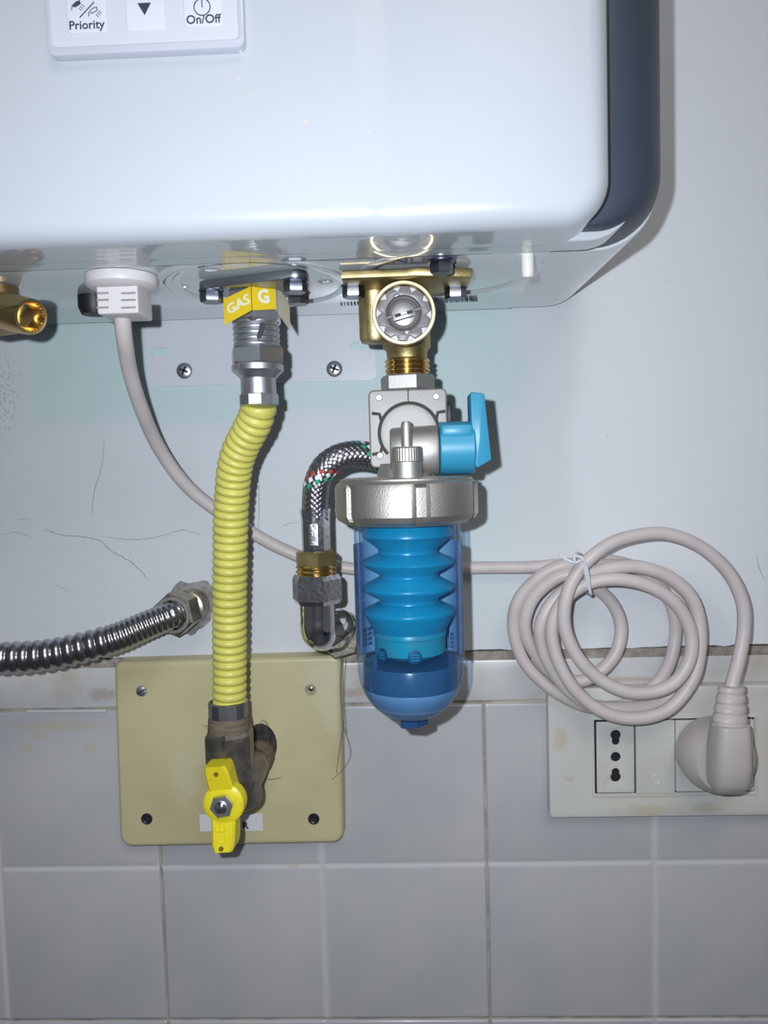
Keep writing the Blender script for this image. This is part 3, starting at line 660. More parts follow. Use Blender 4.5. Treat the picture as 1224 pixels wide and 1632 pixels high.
# handle: hub disc and two wings, facing along the stem
hx = Vector((1, 0, 0)); hx = (hx-ax*hx.dot(ax)).normalized(); hz = ax.cross(hx); hz = hz if hz.z > 0 else -hz
tilt = math.radians(-3.5); HZ = hz*math.cos(tilt)-hx*math.sin(tilt)*-1; HZ.normalize(); HX = HZ.cross(ax); HX = HX if HX.x > 0 else -HX
HB = A+(B-A)*0.90
def hp(u, v, n_): return HB+HX*u+HZ*v+ax*n_
hd = lathe([(0.0105, -0.0035), (0.0108, 0.0), (0.0103, 0.0032), (0.0085, 0.0042), (0.006, 0.0044)], HB, ax, 32)
def wing(v0, v1, u0, u1, n0, n1, w0, w1, bm):
    L = []
    for k in range(7):
        t = k/6; v = v0+(v1-v0)*t; c0 = u0+(u1-u0)*t; hw = (w0+(w1-w0)*t)/2; na = n0+(n1-n0)*t
        th = 0.0095+0.003*t; r = 0.0012
        if k == 6: hw -= 0.0008
        sh = [(-hw+r, na), (hw-r, na), (hw, na-r), (hw, na-th), (-hw, na-th), (-hw, na-r)]
        L.append([hp(c0+a, v, n_) for a, n_ in sh])
    rings(bm, L)
wing(0.005, 0.0205, -0.0005, -0.0015, 0.0035, 0.0085, 0.0135, 0.0118, hd)
wing(-0.006, -0.0235, -0.0008, -0.0020, 0.0035, 0.0055, 0.0128, 0.0112, hd)
handle = obj('handle', hd, YHAND, valve, smooth=35, label='yellow butterfly handle')
for v, n_ in ((0.0165, 0.0075), (-0.0215, 0.0057)):
    obj('hole', lathe([(0.0012, 0), (0.0012, 0.0006), (0.0, 0.0006)], hp(-0.0010 if v > 0 else -0.0024, v, n_-0.0002), ax, 14), mat('hole_shade', (0.16, 0.12, 0.0), 0.7), handle)
obj('embossed_mark', text('CE', 0.0080, hp(-0.0021, -0.0150, 0.0050), HZ, -HX, ext=0.00022, off=-0.0002), YHAND, handle)
nb = obj('stem_nut', hexa(0.0060, 0.004, 0.0080, HB, ax, 0.2, 0.0008), ZINC, valve, smooth=20)
obj('stem_end', lathe([(0.0032, 0.0075), (0.0032, 0.0088), (0.0022, 0.0098), (0, 0.0102)], HB, ax, 20), CHROME, valve)

# ------------------------------------------------------------------ ivory junction box cover
jb = empty('junction_box', 'ivory square wall box cover behind the yellow-handled gas valve', 'box', P(365, 1195, 0))
c1, c2, c3, c4 = P(182, 1051, .006), P(546, 1041, .006), P(550, 1342, .006), P(192, 1349, .006)
def inset(loop, k):
    cx = sum(p[0] for p in loop)/len(loop); cz = sum(p[1] for p in loop)/len(loop); n = len(loop); out = []
    for i in range(n):
        a = Vector(loop[i-1]); b = Vector(loop[(i+1) % n]); t = (b-a).normalized(); nn = Vector((-t.y, t.x))
        if nn.dot(Vector((cx, cz))-Vector(loop[i])) < 0: nn = -nn
        out.append((loop[i][0]+nn.x*k, loop[i][1]+nn.y*k))
    return out
ol = rpoly([(c4.x, c4.z), (c3.x, c3.z), (c2.x, c2.z), (c1.x, c1.z)], [0.0085, 0.0075, 0.0055, 0.0055], 7)
L = [[(p[0], -0.0002, p[1]) for p in ol]]
for k in range(6):
    a = PI/2*k/5; L.append([(p[0], -(0.0066+0.0028*math.sin(a)), p[1]) for p in inset(ol, 0.0008+0.0028*(1-math.cos(a)))])
bm = bmesh.new(); rings(bm, L)
cov = obj('cover', bm, IVORY, jb, smooth=40)
DJ = 0.0095
for px, py in ((495, 1099),):
    c = P(px, py, DJ)
    obj('screw_recess', lathe([(0.0034, 0.0), (0.0032, 0.0001), (0.0028, 0.00015), (0.0, 0.0002)], c, (0, -1, 0), 20), mat('recess_ivory', (0.30, 0.25, 0.16), 0.6, col2=(0.42, 0.37, 0.24), nscale=300), jb)
    phillips(px+1, py-2, DJ-0.0003, 0.0017, jb, m=OLDBRASS, slotted=True)
phillips(226, 1101, DJ-0.0003, 0.0034, jb, slotted=True, ang=-0.5)
for px, py in ((234, 1305), (500, 1305)):
    s0 = obj('screw', lathe([(0.0034, -0.0002), (0.0034, 0.0003), (0.0026, 0.0004), (0.0022, 0.0001), (0, 0.0001)], P(px, py, DJ), (0, -1, 0), 22), mat('dark_screw', (0.02, 0.02, 0.025), 0.35), jb)
    obj('screw_slot', box(P(px, py, DJ)+Vector((0, -0.0003, 0)), (0.0030, 0.0004, 0.0006), m=Matrix.Rotation(0.7, 3, 'Y')), BOLT, s0, smooth=0)
a, b2 = P(319, 1325, DJ), P(418, 1297, DJ)
stk = obj('paper_sticker', pillow(a.x, a.z, b2.x, b2.z, 0.0004, DJ-0.0003, DJ+0.0002, 0.0001, n=2), PAPER, jb, smooth=0)
obj('sticker_print', text('R', 0.0058, P(391, 1316, DJ+0.0003), off=0.00018), INK, stk)
obj('embossed_mark', text('П-40', 0.0056, P(500, 1323, DJ), ext=0.00018), mat('ivory_mark', (0.60, 0.50, 0.30), 0.45), jb)
# hole in the cover round the valve pipe
c = P(416, 1187, DJ); lp = circ(c.x, c.z, 0.0095, 28)
obj('pipe_hole', prism([(x, c.z+(z-c.z)*1.35) for x, z in lp], DJ-0.0006, DJ+0.0001), mat('hole_dark', (0.02, 0.018, 0.018), 0.9, col2=(0.05, 0.04, 0.035), nscale=200), jb, smooth=0)
# loose hemp fibres
bm = bmesh.new()
def hair(pp, r=0.00013): q, _ = spline([P(*p) for p in pp], step=0.002); tube(q, r, 5, bm)
for pp in ([(547, 1040, .01), (542, 1090, .012), (546, 1150, .011), (556, 1185, .013), (558, 1205, .012), (545, 1228, .011), (530, 1242, .010)],
           [(551, 1048, .008), (548, 1110, .012), (552, 1170, .012)], [(548, 1150, .011), (540, 1200, .012), (536, 1235, .010)]): hair(pp)
fb = obj('hemp_fibres', bm, HEMP, jb, kind='stuff')
bm = bmesh.new()
for pp in ([(414, 1155, .03), (418, 1146, .032), (424, 1152, .03), (427, 1160, .02)], [(326, 1160, .062), (333, 1155, .065), (340, 1156, .068)], [(322, 1156, .062), (332, 1158, .066)],
           [(420, 1241, .015), (434, 1242, .015), (448, 1239, .014)], [(399, 1264, .07), (401, 1268, .075), (398, 1275, .07)], [(400, 1250, .06), (404, 1245, .06), (407, 1235, .055)],
           [(424, 1160, .02), (428, 1180, .02), (430, 1200, .018)]): hair(pp)
obj('hemp_fibres', bm, HEMP, valve, kind='stuff')

# ------------------------------------------------------------------ brass water inlet valve
VX, VD = 0.0008, 0.086
wv = empty('water_inlet_valve', 'cast brass water inlet valve with round capped port above the filter', 'valve', (VX, -VD, 0.0885))
wb = [zplane(562, 455, 0.0805), zplane(727, 464, 0.0785), zplane(704, 432, 0.0795)]
wb = [(p.x, max(-0.132, p.y)) for p in wb]
bm = hprism([(-0.0265, -0.1205), (0.001, -0.1205), (0.006, -0.1225), (0.030, -0.1165), (0.0295, -0.101), (0.012, -0.080), (-0.012, -0.080), (-0.0265, -0.103)], 0.0806, 0.0847, 0.0008)
obj('flange', bm, BRASS, wv)
for i, (x, y) in enumerate(wb): bolt(x, y+0.004 if i != 2 else y, 0.0814 if i != 2 else 0.0842, BOLT, wv, 0.0050)
def bz(py): return P(640, py, VD).z
o = Vector((VX, -VD, 0))
lft = P(600, 480, 0.092)
bm = lathe([(0.0085, 0.0835), (0.0076, 0.080), (0.0074, P(600, 540, .092).z), (0.0066, P(600, 546, .092).z), (0, P(600, 547, .092).z)], (P(597, 480, .092).x, lft.y, 0), (0, 0, 1), 28)
box((P(624, 480, .092).x, lft.y, bz(500)), (0.016, 0.012, 0.026), 0.003, 3, bm)
box((VX, -0.098, 0.079), (0.0095, 0.016, 0.014), 0.002, 2, bm)
lathe([(0.0125, 0.0835), (0.0115, 0.072), (0.0112, 0.056), (0.0098, bz(560)), (0.0092, bz(578))], o, (0, 0, 1), 32, bm)
obj('valve_body', bm, BRASS, wv, smooth=45)
RC = P(643.5, 499, 0.116)
obj('cap_port', lathe([(0.0112, -0.034), (0.0118, -0.010), (0.0130, -0.006), (0.0137, -0.003), (0.0139, 0.0), (0.0137, 0.0008), (0.0121, 0.0008), (0.0120, 0.0), (0.0120, -0.003), (0.0, -0.003)], RC, (0, -1, 0), 48), BRASS, wv, smooth=30)
obj('port_rim', lathe([(0.01215, 0.0002), (0.01215, 0.0010), (0.0124, 0.0013), (0.0135, 0.0013), (0.0138, 0.0009), (0.0138, 0.0002)], RC, (0, -1, 0), 48, caps=(False, False)), mat('bright_brass_rim', (0.85, 0.74, 0.42), 0.3, 1.0), wv)
# grey plastic insert: notched ring round a recess, with two key slots
nl = []
for i in range(120):
    a = 2*PI*i/120; k = (i*10/120) % 1; cut = max(0, 1-abs(k-0.5)/0.2)
    nl.append((RC.x+(0.0117-0.0021*(cut**0.5 if cut > 0 else 0))*math.cos(a+0.25), RC.z+(0.0117-0.0021*(cut**0.5 if cut > 0 else 0))*math.sin(a+0.25)))
rec = []
for i in range(72):
    a = 2*PI*i/72; rr = 0.0076
    for s0 in (1.92, 1.92+PI-0.2):
        if abs(((a-s0+PI) % (2*PI))-PI) < 0.1: rr = 0.0090
    rec.append((RC.x+rr*math.cos(a), RC.z+rr*math.sin(a)))
fr = -RC.y
obj('port_seat', lathe([(0.0119, -0.0031), (0.0119, -0.0026), (0, -0.0026)], RC, (0, -1, 0), 40), mat('white_seat', (0.6, 0.6, 0.6), 0.4), wv)
ins = obj('plastic_insert', holed([nl, rec], fr-0.0028, fr-0.0003, 0.0002), GREYPL, wv)
obj('recess', lathe([(0.0077, 0.0005), (0.0075, -0.001), (0.0064, -0.0014), (0.0063, -0.0024), (0, -0.0026)], RC, (0, -1, 0), 36, caps=(False, True)), mat('dark_plastic', (0.10, 0.085, 0.085), 0.5), ins)
obj('silver_disc', lathe([(0.0054, -0.0028), (0.0054, -0.0014), (0.0050, -0.0011), (0, -0.0010)], RC, (0, -1, 0), 32), NICKS, wv)
kr = Matrix.Rotation(-0.24, 3, 'Y')
bm = box(RC+Vector((-0.0062, 0.0008, -0.0015)), (0.0034, 0.0012, 0.0012), 0.0002, 1, m=kr); box(RC+Vector((0.0060, 0.0008, 0.0015)), (0.0034, 0.0012, 0.0012), 0.0002, 1, bm, kr)
obj('key_bar', bm, GREYPL, ins)
bm = box(RC+Vector((-0.0027, 0.0009, -0.0007)), (0.0024, 0.0008, 0.0014), m=kr); box(RC+Vector((0.0027, 0.0009, 0.0005)), (0.0024, 0.0008, 0.0014), bm=bm, m=kr); box(RC+Vector((0.0003, 0.0009, -0.0022)), (0.0086, 0.0006, 0.0005), bm=bm, m=kr)
obj('driver_slot', bm, DARKGAP, wv, smooth=0)
obj('slot_bridge', box(RC+Vector((0, 0.0006, 0)), (0.0031, 0.0012, 0.0014), 0.0002, 1, m=kr), NICKS, wv)
threads(bz(603), bz(573), 0.0107, 0.0009, 0.0019, o, BRASSP, wv)

# ------------------------------------------------------------------ blue water filter
FX, FD = -0.0012, 0.098
wf = empty('water_filter', 'clear blue canister water filter with nickel head and sky blue lever', 'filter', (FX, -FD, -0.12))
def fz(py): return P(653, py, FD).z
s_ = S(FD)
obj('inlet_nut', hexa(43.5*S(VD), bz(626), bz(598), o, (0, 0, 1), math.radians(-72), 0.0012, xaxis=(1, 0, 0)), NICKS, wf, smooth=20)
a, b2 = P(590, 746, 0.0995), P(712, 618, 0.0995)
hd = pillow(a.x, a.z, b2.x, b2.z, 0.0026, 0.079, 0.0995, 0.001, n=4, ne=3)
hb = obj('head_block', hd, NICKF, wf, smooth=35)
for px, py in ((604, 634), (695, 632), (606, 726)):
    obj('corner_pin', lathe([(0.0015, -0.001), (0.0016, 0.0006), (0.0013, 0.0010), (0, 0.0011)], P(px, py, 0.0995), (0, -1, 0), 16), NICKS, hb)
HC = P(652, 690, 0.0995)
bm = bmesh.new()
for a0, a1 in ((0.42, PI-0.42), (PI-0.42+0.0, PI+0.75), (-0.6, 0.42)):
    q = [HC+Vector((0.0137*math.cos(t), -0.0001, 0.0137*math.sin(t))) for t in [a0+(a1-a0)*i/16 for i in range(17)]]; tube(q, 0.00085, 6, bm)
for sx in (-1, 1):
    q = [HC+Vector((sx*0.0125, -0.0001, 0.0058)), HC+Vector((sx*0.0134, -0.0001, 0.0090)), HC+Vector((sx*0.0168, -0.0001, 0.0094))]; tube(q, 0.00085, 6, bm)
q = [HC+Vector((-0.0125, -0.0001, -0.0060)), HC+Vector((-0.0134, -0.0001, -0.0088)), HC+Vector((-0.0172, -0.0001, -0.0094))]; tube(q, 0.00085, 6, bm)
q = [HC+Vector((0, -0.0001, 0.0137)), HC+Vector((0, -0.0001, 0.0205))]; tube(q, 0.00025, 5, bm)
obj('cast_groove', bm, mat('groove_shade', (0.06, 0.056, 0.052), 0.8), hb)
obj('cast_dome', lathe([(0.0132, 0.0), (0.0122, 0.0003), (0.0100, 0.0004), (0, 0.0004)], HC, (0, -1, 0), 36), NICKF, hb)
# neck down to the cap nut and the ball-valve boss to the right
bm = lathe([(0.0135, fz(766)), (0.0132, fz(755)), (0.0118, fz(738))], (FX, -FD, 0), (0, 0, 1), 36)
bc = P(660, 718, 0.104)
lathe([(0.0095, -0.0108), (0.0104, -0.0098), (0.0108, -0.004), (0.0110, 0.004), (0.0112, (P(697, 718, .104)-bc).x-0.0006), (0.0106, (P(697, 718, .104)-bc).x+0.0005)], bc, (1, 0, 0), 36, bm)
obj('valve_boss', bm, NICKS, wf, smooth=45)
vc = P(649, 740, 0.119); vzp = lambda py: P(649, py, 0.119).z
vp = Vector((vc.x, vc.y, 0))
obj('vent_neck', lathe([(0.0064, vzp(764)), (0.0064, vzp(735)), (0.0058, vzp(733))], vp, (0, 0, 1), 28), NICKS, wf)
obj('knurled_ring', lathe([(0.0062, vzp(737)), (0.0066, vzp(735)), (0.0066, vzp(715)), (0.0061, vzp(712))], vp, (0, 0, 1), 72, mod=lambda a, t: 1+0.022*(round(a/(2*PI)*72) % 2)), NICKEL, wf, smooth=10)
obj('vent_pin', lathe([(0.0024, vzp(714)), (0.0024, vzp(678)), (0.0019, vzp(672)), (0, vzp(671))], vp, (0, 0, 1), 20), NICKS, wf)
# cap nut: six broad ribs with narrow gaps
nt_ = [(0.0268, fz(764)), (0.0300, fz(763)), (0.0322, fz(769)), (0.0330, fz(775)), (0.0330, fz(818)), (0.0318, fz(826)), (0.0285, fz(832)), (0.025, fz(834))]
def ribs(a, t):
    k = ((math.degrees(a)-(-90+11.5)) % 60); k = min(k, 60-k)
    if t > fz(772) or t < fz(828): return 1.0
    return 0.935 if k < 4.6 else (0.985 if k < 6 else 1.0)
obj('cap_nut', lathe(nt_, (FX, -FD, 0), (0, 0, 1), 180, mod=ribs, xaxis=(1, 0, 0)), NICKEL, wf, smooth=25)
obj('top_washer', lathe([(0.0305, fz(768)), (0.0307, fz(762)), (0.0290, fz(760)), (0.012, fz(759))], (FX, -FD, 0), (0, 0, 1), 64), NICKEL, wf)
# clear bowl: one thick shell with a round bottom and a small drain nub
rb = 0.0248; zt, zs, zb_ = fz(826), fz(1062), fz(1147)
out = [(rb, zt), (rb, zs)]+[(rb*math.cos(PI/2*k/14), zs-(zs-zb_)*math.sin(PI/2*k/14)) for k in range(1, 15)]
inn = [(0.0226*math.cos(PI/2*k/14), fz(1085)-(fz(1085)-fz(1128))*math.sin(PI/2*k/14)) for k in range(14, -1, -1)]+[(0.0226, zt)]
obj('bowl', lathe(out+inn+[(rb, zt)], (FX, -FD, 0), (0, 0, 1), 64, caps=(False, False)), BOWL, wf, smooth=50, label='clear blue bowl')
obj('refraction_band', lathe([(0, fz(1053)), (0.0219, fz(1053)), (0.0222, fz(1055)), (0.0222, fz(1091)), (0, fz(1091))], (FX, -FD, 0), (0, 0, 1), 48), mat('refracted_dark_blue', (0.035, 0.085, 0.17), 0.2), wf, label='added dark blue band imitating refracted shade')  # added solid; its dark blue stands in for dim surroundings refracted by the bowl
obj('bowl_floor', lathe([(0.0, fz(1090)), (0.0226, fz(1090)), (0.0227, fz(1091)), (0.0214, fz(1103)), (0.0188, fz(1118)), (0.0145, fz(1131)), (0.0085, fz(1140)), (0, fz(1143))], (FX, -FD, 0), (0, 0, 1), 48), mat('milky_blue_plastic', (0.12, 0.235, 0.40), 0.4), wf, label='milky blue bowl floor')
obj('drain_nub', hexa(0.0078, fz(1155), fz(1142), (FX, -FD, 0), (0, 0, 1), 0.3, 0.0006), mat('dark_blue_nub', (0.02, 0.06, 0.16), 0.3, coat=0.4), wf, smooth=20)
# bellows-shaped cartridge
pr = [(0.0165, fz(826)), (0.0212, fz(848)), (0.0212, fz(853))]
for yv, yp in ((877, 895), (915, 935), (955, 973)):
    pr += [(0.0138, fz(yv-3)), (0.0136, fz(yv)), (0.0138, fz(yv+3)), (0.0210, fz(yp-4)), (0.0216, fz(yp)), (0.0211, fz(yp+4))]
pr += [(0.0180, fz(996)), (0.0168, fz(1003))]
cart = obj('cartridge', lathe(pr, (FX, -FD, 0), (0, 0, 1), 56), CART, wf, smooth=50)
obj('cartridge_ring', lathe([(0.0166, fz(1001)), (0.0172, fz(1006)), (0.0172, fz(1010)), (0.0166, fz(1011)), (0.0166, fz(1036)), (0.0120, fz(1046)), (0, fz(1048))], (FX, -FD, 0), (0, 0, 1), 48), mat('teal_ring', (0.0, 0.29, 0.39), 0.35, col2=(0.05, 0.24, 0.28), nscale=140), wf)
for px, ang in ((660, 0.12), (606, -0.85)):
    dirv = Vector((math.sin(ang), -math.cos(ang), 0)); c = Vector((FX, -FD, fz(1034)))+dirv*0.0165
    xx = Vector((math.cos(ang), math.sin(ang), 0))
    port = obj('ring_port', lathe([(0.0032, 0.0), (0.0032, 0.0005), (0.0025, 0.0007)], c, dirv, 24, xaxis=xx), mat('port_shade', (0.0, 0.05, 0.12), 0.5), cart)
    bm = bmesh.new()
    for k in (-1, 0, 1): box(c+dirv*0.0008+Vector((0, 0, k*0.0012)), (0.0040, 0.0004, 0.0005), 0, 1, bm, Matrix.Rotation(ang, 3, 'Z'))
    obj('port_grille', bm, CART, port, smooth=0)
# printed label wrapped round the back of the bowl (seen through it, so its print is reversed)
bm = bmesh.new(); rl = rb+0.0003; A0, A1 = math.radians(-2), math.radians(182); L = []
for z in (fz(866), fz(1050)):
    L.append([Vector((FX+rl*math.cos(t), -FD+rl*math.sin(t), z)) for t in [A0+(A1-A0)*i/40 for i in range(41)]])
rings(bm, L, False, False, closed=False)
L2 = [[v+Vector((v.x-FX, v.y+FD, 0)).normalized()*0.0002 for v in l] for l in L]; rings(bm, L2, False, False, closed=False)
lab_o = obj('rear_label', bm, mat('white_film', (0.80, 0.80, 0.80), 0.5), wf, smooth=60)
bi = bmesh.new()
def back_text(s, size, ang, z, off=0.00005):
    a = math.radians(ang); rr = rl-0.0003
    c = Vector((FX+rr*math.cos(a), -FD+rr*math.sin(a), z)); x = Vector((math.sin(a)*-1, math.cos(a), 0))
    return text(s, size, c, x, (0, 0, 1), ext=0.00008, off=off)
bt = [back_text('WATER', 0.0055, 42, fz(1016), 0.0002), back_text('A', 0.005, 38, fz(1008), 0.0002)]
bt = [back_text('ER', 0.0046, 45, fz(1016), 0.00018), back_text('A', 0.0052, 51, fz(1008), 0.0002), back_text('L', 0.0055, 138, fz(1006), 0.0002)]
for k in range(4):
    bt.append(back_text('KEN UN DE', 0.0026, 42, fz(1023+k*7))); bt.append(back_text('UN EN', 0.0026, 146, fz(1012+k*8)))
obj('label_print', join(*bt), mat('blue_print', (0.01, 0.03, 0.12), 0.5), lab_o, smooth=0, kind='stuff')
# sky blue lever: round hub on the boss and a wedge-shaped paddle
kc = P(700, 715, 0.104)
wd = (P(755, 715, .104)-kc).x; rk = 42*S(.104)
bm = lathe([(rk*0.94, 0), (rk, 0.0006), (rk, wd-0.0006), (rk*0.95, wd)], kc, (1, 0, 0), 40)
sa, sb = P(701, 674, .106), P(751, 697, .106)
box((sa+sb)/2+Vector((0, -0.0015, -0.0005)), (sb.x-sa.x, 0.016, 0.0055), 0.0015, 2, bm)
kn = obj('lever_hub', bm, BLUEH, wf, smooth=35, label='sky blue lever hub')
lv = [P(747, 627, .104), P(769, 630, .104), P(780, 733, .104), P(756, 747, .104), P(749, 700, .104)]
obj('lever_paddle', prism(rpoly([(p.x, p.z) for p in lv], 0.0008, 3), 0.095, 0.113, 0.0008), BLUEH, wf, smooth=30, label='sky blue lever paddle')
obj('pipe_stub', box((P(716, 660, .092).x, -0.09, P(716, 660, .092).z), (0.004, 0.010, 0.011), 0.002, 2), BLACK, wf)

# ------------------------------------------------------------------ braided hose to the left of the filter
bh = empty('braided_hose', 'steel braided flexible water hose arching behind the filter head', 'hose', P(504, 870, .072))
hp_ = [(503, 826, .072), (503, 800, .073), (506, 772, .074), (517, 747, .0745), (537, 731, .074), (558, 725, .072), (578, 725, .070), (598, 729, .068), (616, 734, .066), (634, 738, .065)]
pts, ln_ = spline([P(*p) for p in hp_], step=0.0009); fr = frames(pts)
RB = 0.0063
obj('inner_tube', tube(pts, RB-0.0004, 18), mat('hose_core', (0.05, 0.05, 0.055), 0.6), bh)
NS, om = 11, 2*PI/0.030
def strand(k, sgn):
    bm = bmesh.new(); L = []; n = len(pts)
    for i, (p, (x, y, t)) in enumerate(zip(pts, fr)):
        s = ln_*i/(n-1); th = 2*PI*k/NS+sgn*om*s
        rd = x*math.cos(th)+y*math.sin(th); tg = -x*math.sin(th)+y*math.cos(th)
        dv = (t+tg*sgn*om*RB).normalized(); sd = rd.cross(dv).normalized()
        r = RB+0.00022+sgn*0.00032*math.cos(om*s*NS); hw = 0.00125
        L.append([p+rd*(r-0.00012)-sd*hw, p+rd*(r+0.00012)-sd*hw*0.7, p+rd*(r+0.00022), p+rd*(r+0.00012)+sd*hw*0.7, p+rd*(r-0.00012)+sd*hw])
    rings(bm, L, False, False); return bm
GRN, RED, WHT = mat('green_yarn', (0.02, 0.30, 0.17), 0.6), mat('red_yarn', (0.45, 0.06, 0.05), 0.6), mat('white_yarn', (0.75, 0.75, 0.75), 0.6)
trace = {2: RED, 3: WHT, 4: GRN}
obj('braid', join(*[strand(k, s) for s in (1, -1) for k in range(NS) if not (s == 1 and k in trace)]), mat('braid_wire', (0.42, 0.42, 0.46), 0.28, 1.0), bh, smooth=60, kind='stuff')
for k, m in trace.items(): obj('tracer_yarn', strand(k, 1), m, bh, smooth=60, label={RED: 'red tracer yarn', WHT: 'white tracer yarn', GRN: 'green tracer yarn'}[m])
def cz(py): return P(503, py, .072).z
ho = Vector((P(503, 840, .072).x, -0.072, 0))
obj('crimp_sleeve', lathe([(0.0068, cz(879)), (0.0073, cz(874)), (0.0073, cz(828)), (0.0077, cz(816)), (0.0078, cz(811)), (0.0072, cz(810))], ho, (0, 0, 1), 8, rot=math.radians(-96), xaxis=(1, 0, 0)), CHROMER, bh, smooth=20)
for px in (503, 522):
    A, B = P(px-7 if px < 510 else px-1, 870, .072), P(px+8 if px < 510 else px+2, 832, .072)
    if px < 510: obj('crimp_panel', pillow(A.x, A.z, B.x, B.z, 0.001, 0.077, 0.0798, 0.0008, n=3), CHROMER, bh)

# ------------------------------------------------------------------ chrome elbow with brass reducer
eb = empty('chrome_elbow', 'chrome pipe elbow with nut and brass reducer below the braided hose', 'pipe fitting', P(545, 1005, 0))
eo = Vector((P(504, 900, .070).x, -0.070, 0))
def ez(py): return P(504, py, .070).z
obj('brass_reducer', hexa(35.5*S(.07), ez(903), ez(878), eo, (0, 0, 1), math.radians(-78), 0.0012, xaxis=(1, 0, 0)), BRASS, eb, smooth=20)
threads(ez(921), ez(899), 0.0103, 0.0007, 0.0018, eo, BRASSP, eb)
obj('chrome_nut', hexa(41*S(.07), ez(961), ez(915), eo, (0, 0, 1), math.radians(-69), 0.0022, xaxis=(1, 0, 0)), CHROMER, eb, smooth=20)
E0 = P(545, 1006, 0.0); zc = ez(1010)
ep = [Vector((eo.x, eo.y, ez(955))), Vector((eo.x, eo.y, ez(985))), Vector((eo.x, eo.y, ez(1003))), Vector((eo.x+0.0012, eo.y+0.004, ez(1012))), Vector((eo.x+0.0035, eo.y+0.012, ez(1014))), Vector((eo.x+0.007, eo.y+0.026, ez(1012))), Vector((E0.x-0.002, -0.012, E0.z-0.001))]
pts, _ = spline(ep, 60); obj('elbow', tube(pts, 0.0090, 32), CHROME, eb, smooth=60)
wx = Vector((0.06, -1, -0.02)).normalized()
obj('wall_nut', hexa(0.0128, 0.004, 0.018, E0+Vector((-0.0008, 0, 0)), wx, 0.25, 0.0014), OLDBRASS, eb, smooth=20)
obj('wall_flange', lathe([(0.0125, 0), (0.0122, 0.004)], E0, wx, 30), OLDBRASS, eb)

# ------------------------------------------------------------------ stainless corrugated hose at the left
ch = empty('steel_hose', 'shiny stainless corrugated hose leaving the wall at the left', 'hose', P(303, 966, 0))
cp = [(-120, 1040, .052), (-40, 1047, .052), (20, 1048, .051), (80, 1043, .049), (140, 1030, .045), (190, 1015, .040), (235, 996, .033), (270, 982, .027), (285, 975, .023)]
pts, ln_ = spline([P(*p) for p in cp], step=0.0005); LW = 0.155
s1 = ln_*0.705
def cr(t):
    s = t*ln_
    if s < s1: return 0.0070+0.0017*abs(math.sin(PI*(s-s1)/0.0057))**0.7
    q = (s-s1)/(ln_-s1); return 0.0078-0.0004*q+0.0007*abs(math.sin(PI*(s-s1)/0.0029))**0.8
obj('corrugated_tube', tube(pts, cr, 30), STEEL, ch, smooth=75)
tdir = (pts[-1]-pts[-8]).normalized(); N0 = P(276, 980, .026); N1 = P(313, 962, -0.004); nd = (N1-N0).normalized(); nl_ = (N1-N0).length
obj('hex_nut', hexa(0.0128, -0.001, 0.012, N0, nd, 0.35, 0.001, hole=0.0088), OLDBRASS, ch, smooth=20)
obj('nut_washer', lathe([(0.0088, -0.0013), (0.0105, -0.0013), (0.0105, 0.0003), (0.0088, 0.0003), (0.0088, -0.0013)], N0, nd, 30, caps=(False, False)), NICKS, ch)
obj('nipple', lathe([(0.0086, 0.010), (0.0086, 0.016), (0.0105, 0.017), (0.0105, 0.022), (0.0095, nl_+0.004)], N0, nd, 28), mat('pale_brass', (0.42, 0.36, 0.26), 0.4, 1.0, col2=(0.55, 0.5, 0.42), nscale=200), ch, smooth=30)

# ------------------------------------------------------------------ brass drain fitting at the far left
bf = empty('brass_drain_fitting', 'knurled brass drain fitting under the heater at the left edge', 'pipe fitting', P(5, 475, .10))
b0, b1 = P(-14, 491, .110), P(50, 505, .124); bd = (b1-b0).normalized(); bl_ = (b1-b0).length
obj('knurled_barrel', lathe([(0.0080, 0.0), (0.0080, bl_*0.32), (0.0076, bl_*0.34), (0.0076, bl_*0.40), (0.0080, bl_*0.42), (0.0079, bl_*0.94), (0.0076, bl_), (0.0064, bl_), (0.0058, bl_*0.92)], b0, bd, 64, mod=lambda a, t: 1+0.02*(round(a/(2*PI)*64) % 2)*(1 if t < bl_*0.93 else 0), caps=(True, False)), BRASSP, bf, smooth=12)
obj('bore', lathe([(0.0060, bl_*0.95), (0.0048, bl_*0.80), (0, bl_*0.74)], b0, bd, 32, caps=(False, True)), BRASSP, bf)
obj('hex_collar', hexa(0.0082, -0.009, 0.0015, b0, bd, 0.3, 0.001), OLDBRASS, bf, smooth=20)
cc = P(-4, 472, .108)
obj('outlet_body', lathe([(0.0090, 0.0857), (0.0093, 0.082), (0.0088, 0.074), (0.0085, 0.066), (0, 0.064)], (cc.x, cc.y, 0), (0, 0, 1), 32), mat('bronze_body', (0.36, 0.24, 0.12), 0.4, 1.0, bump=0.2, bscale=900), bf)

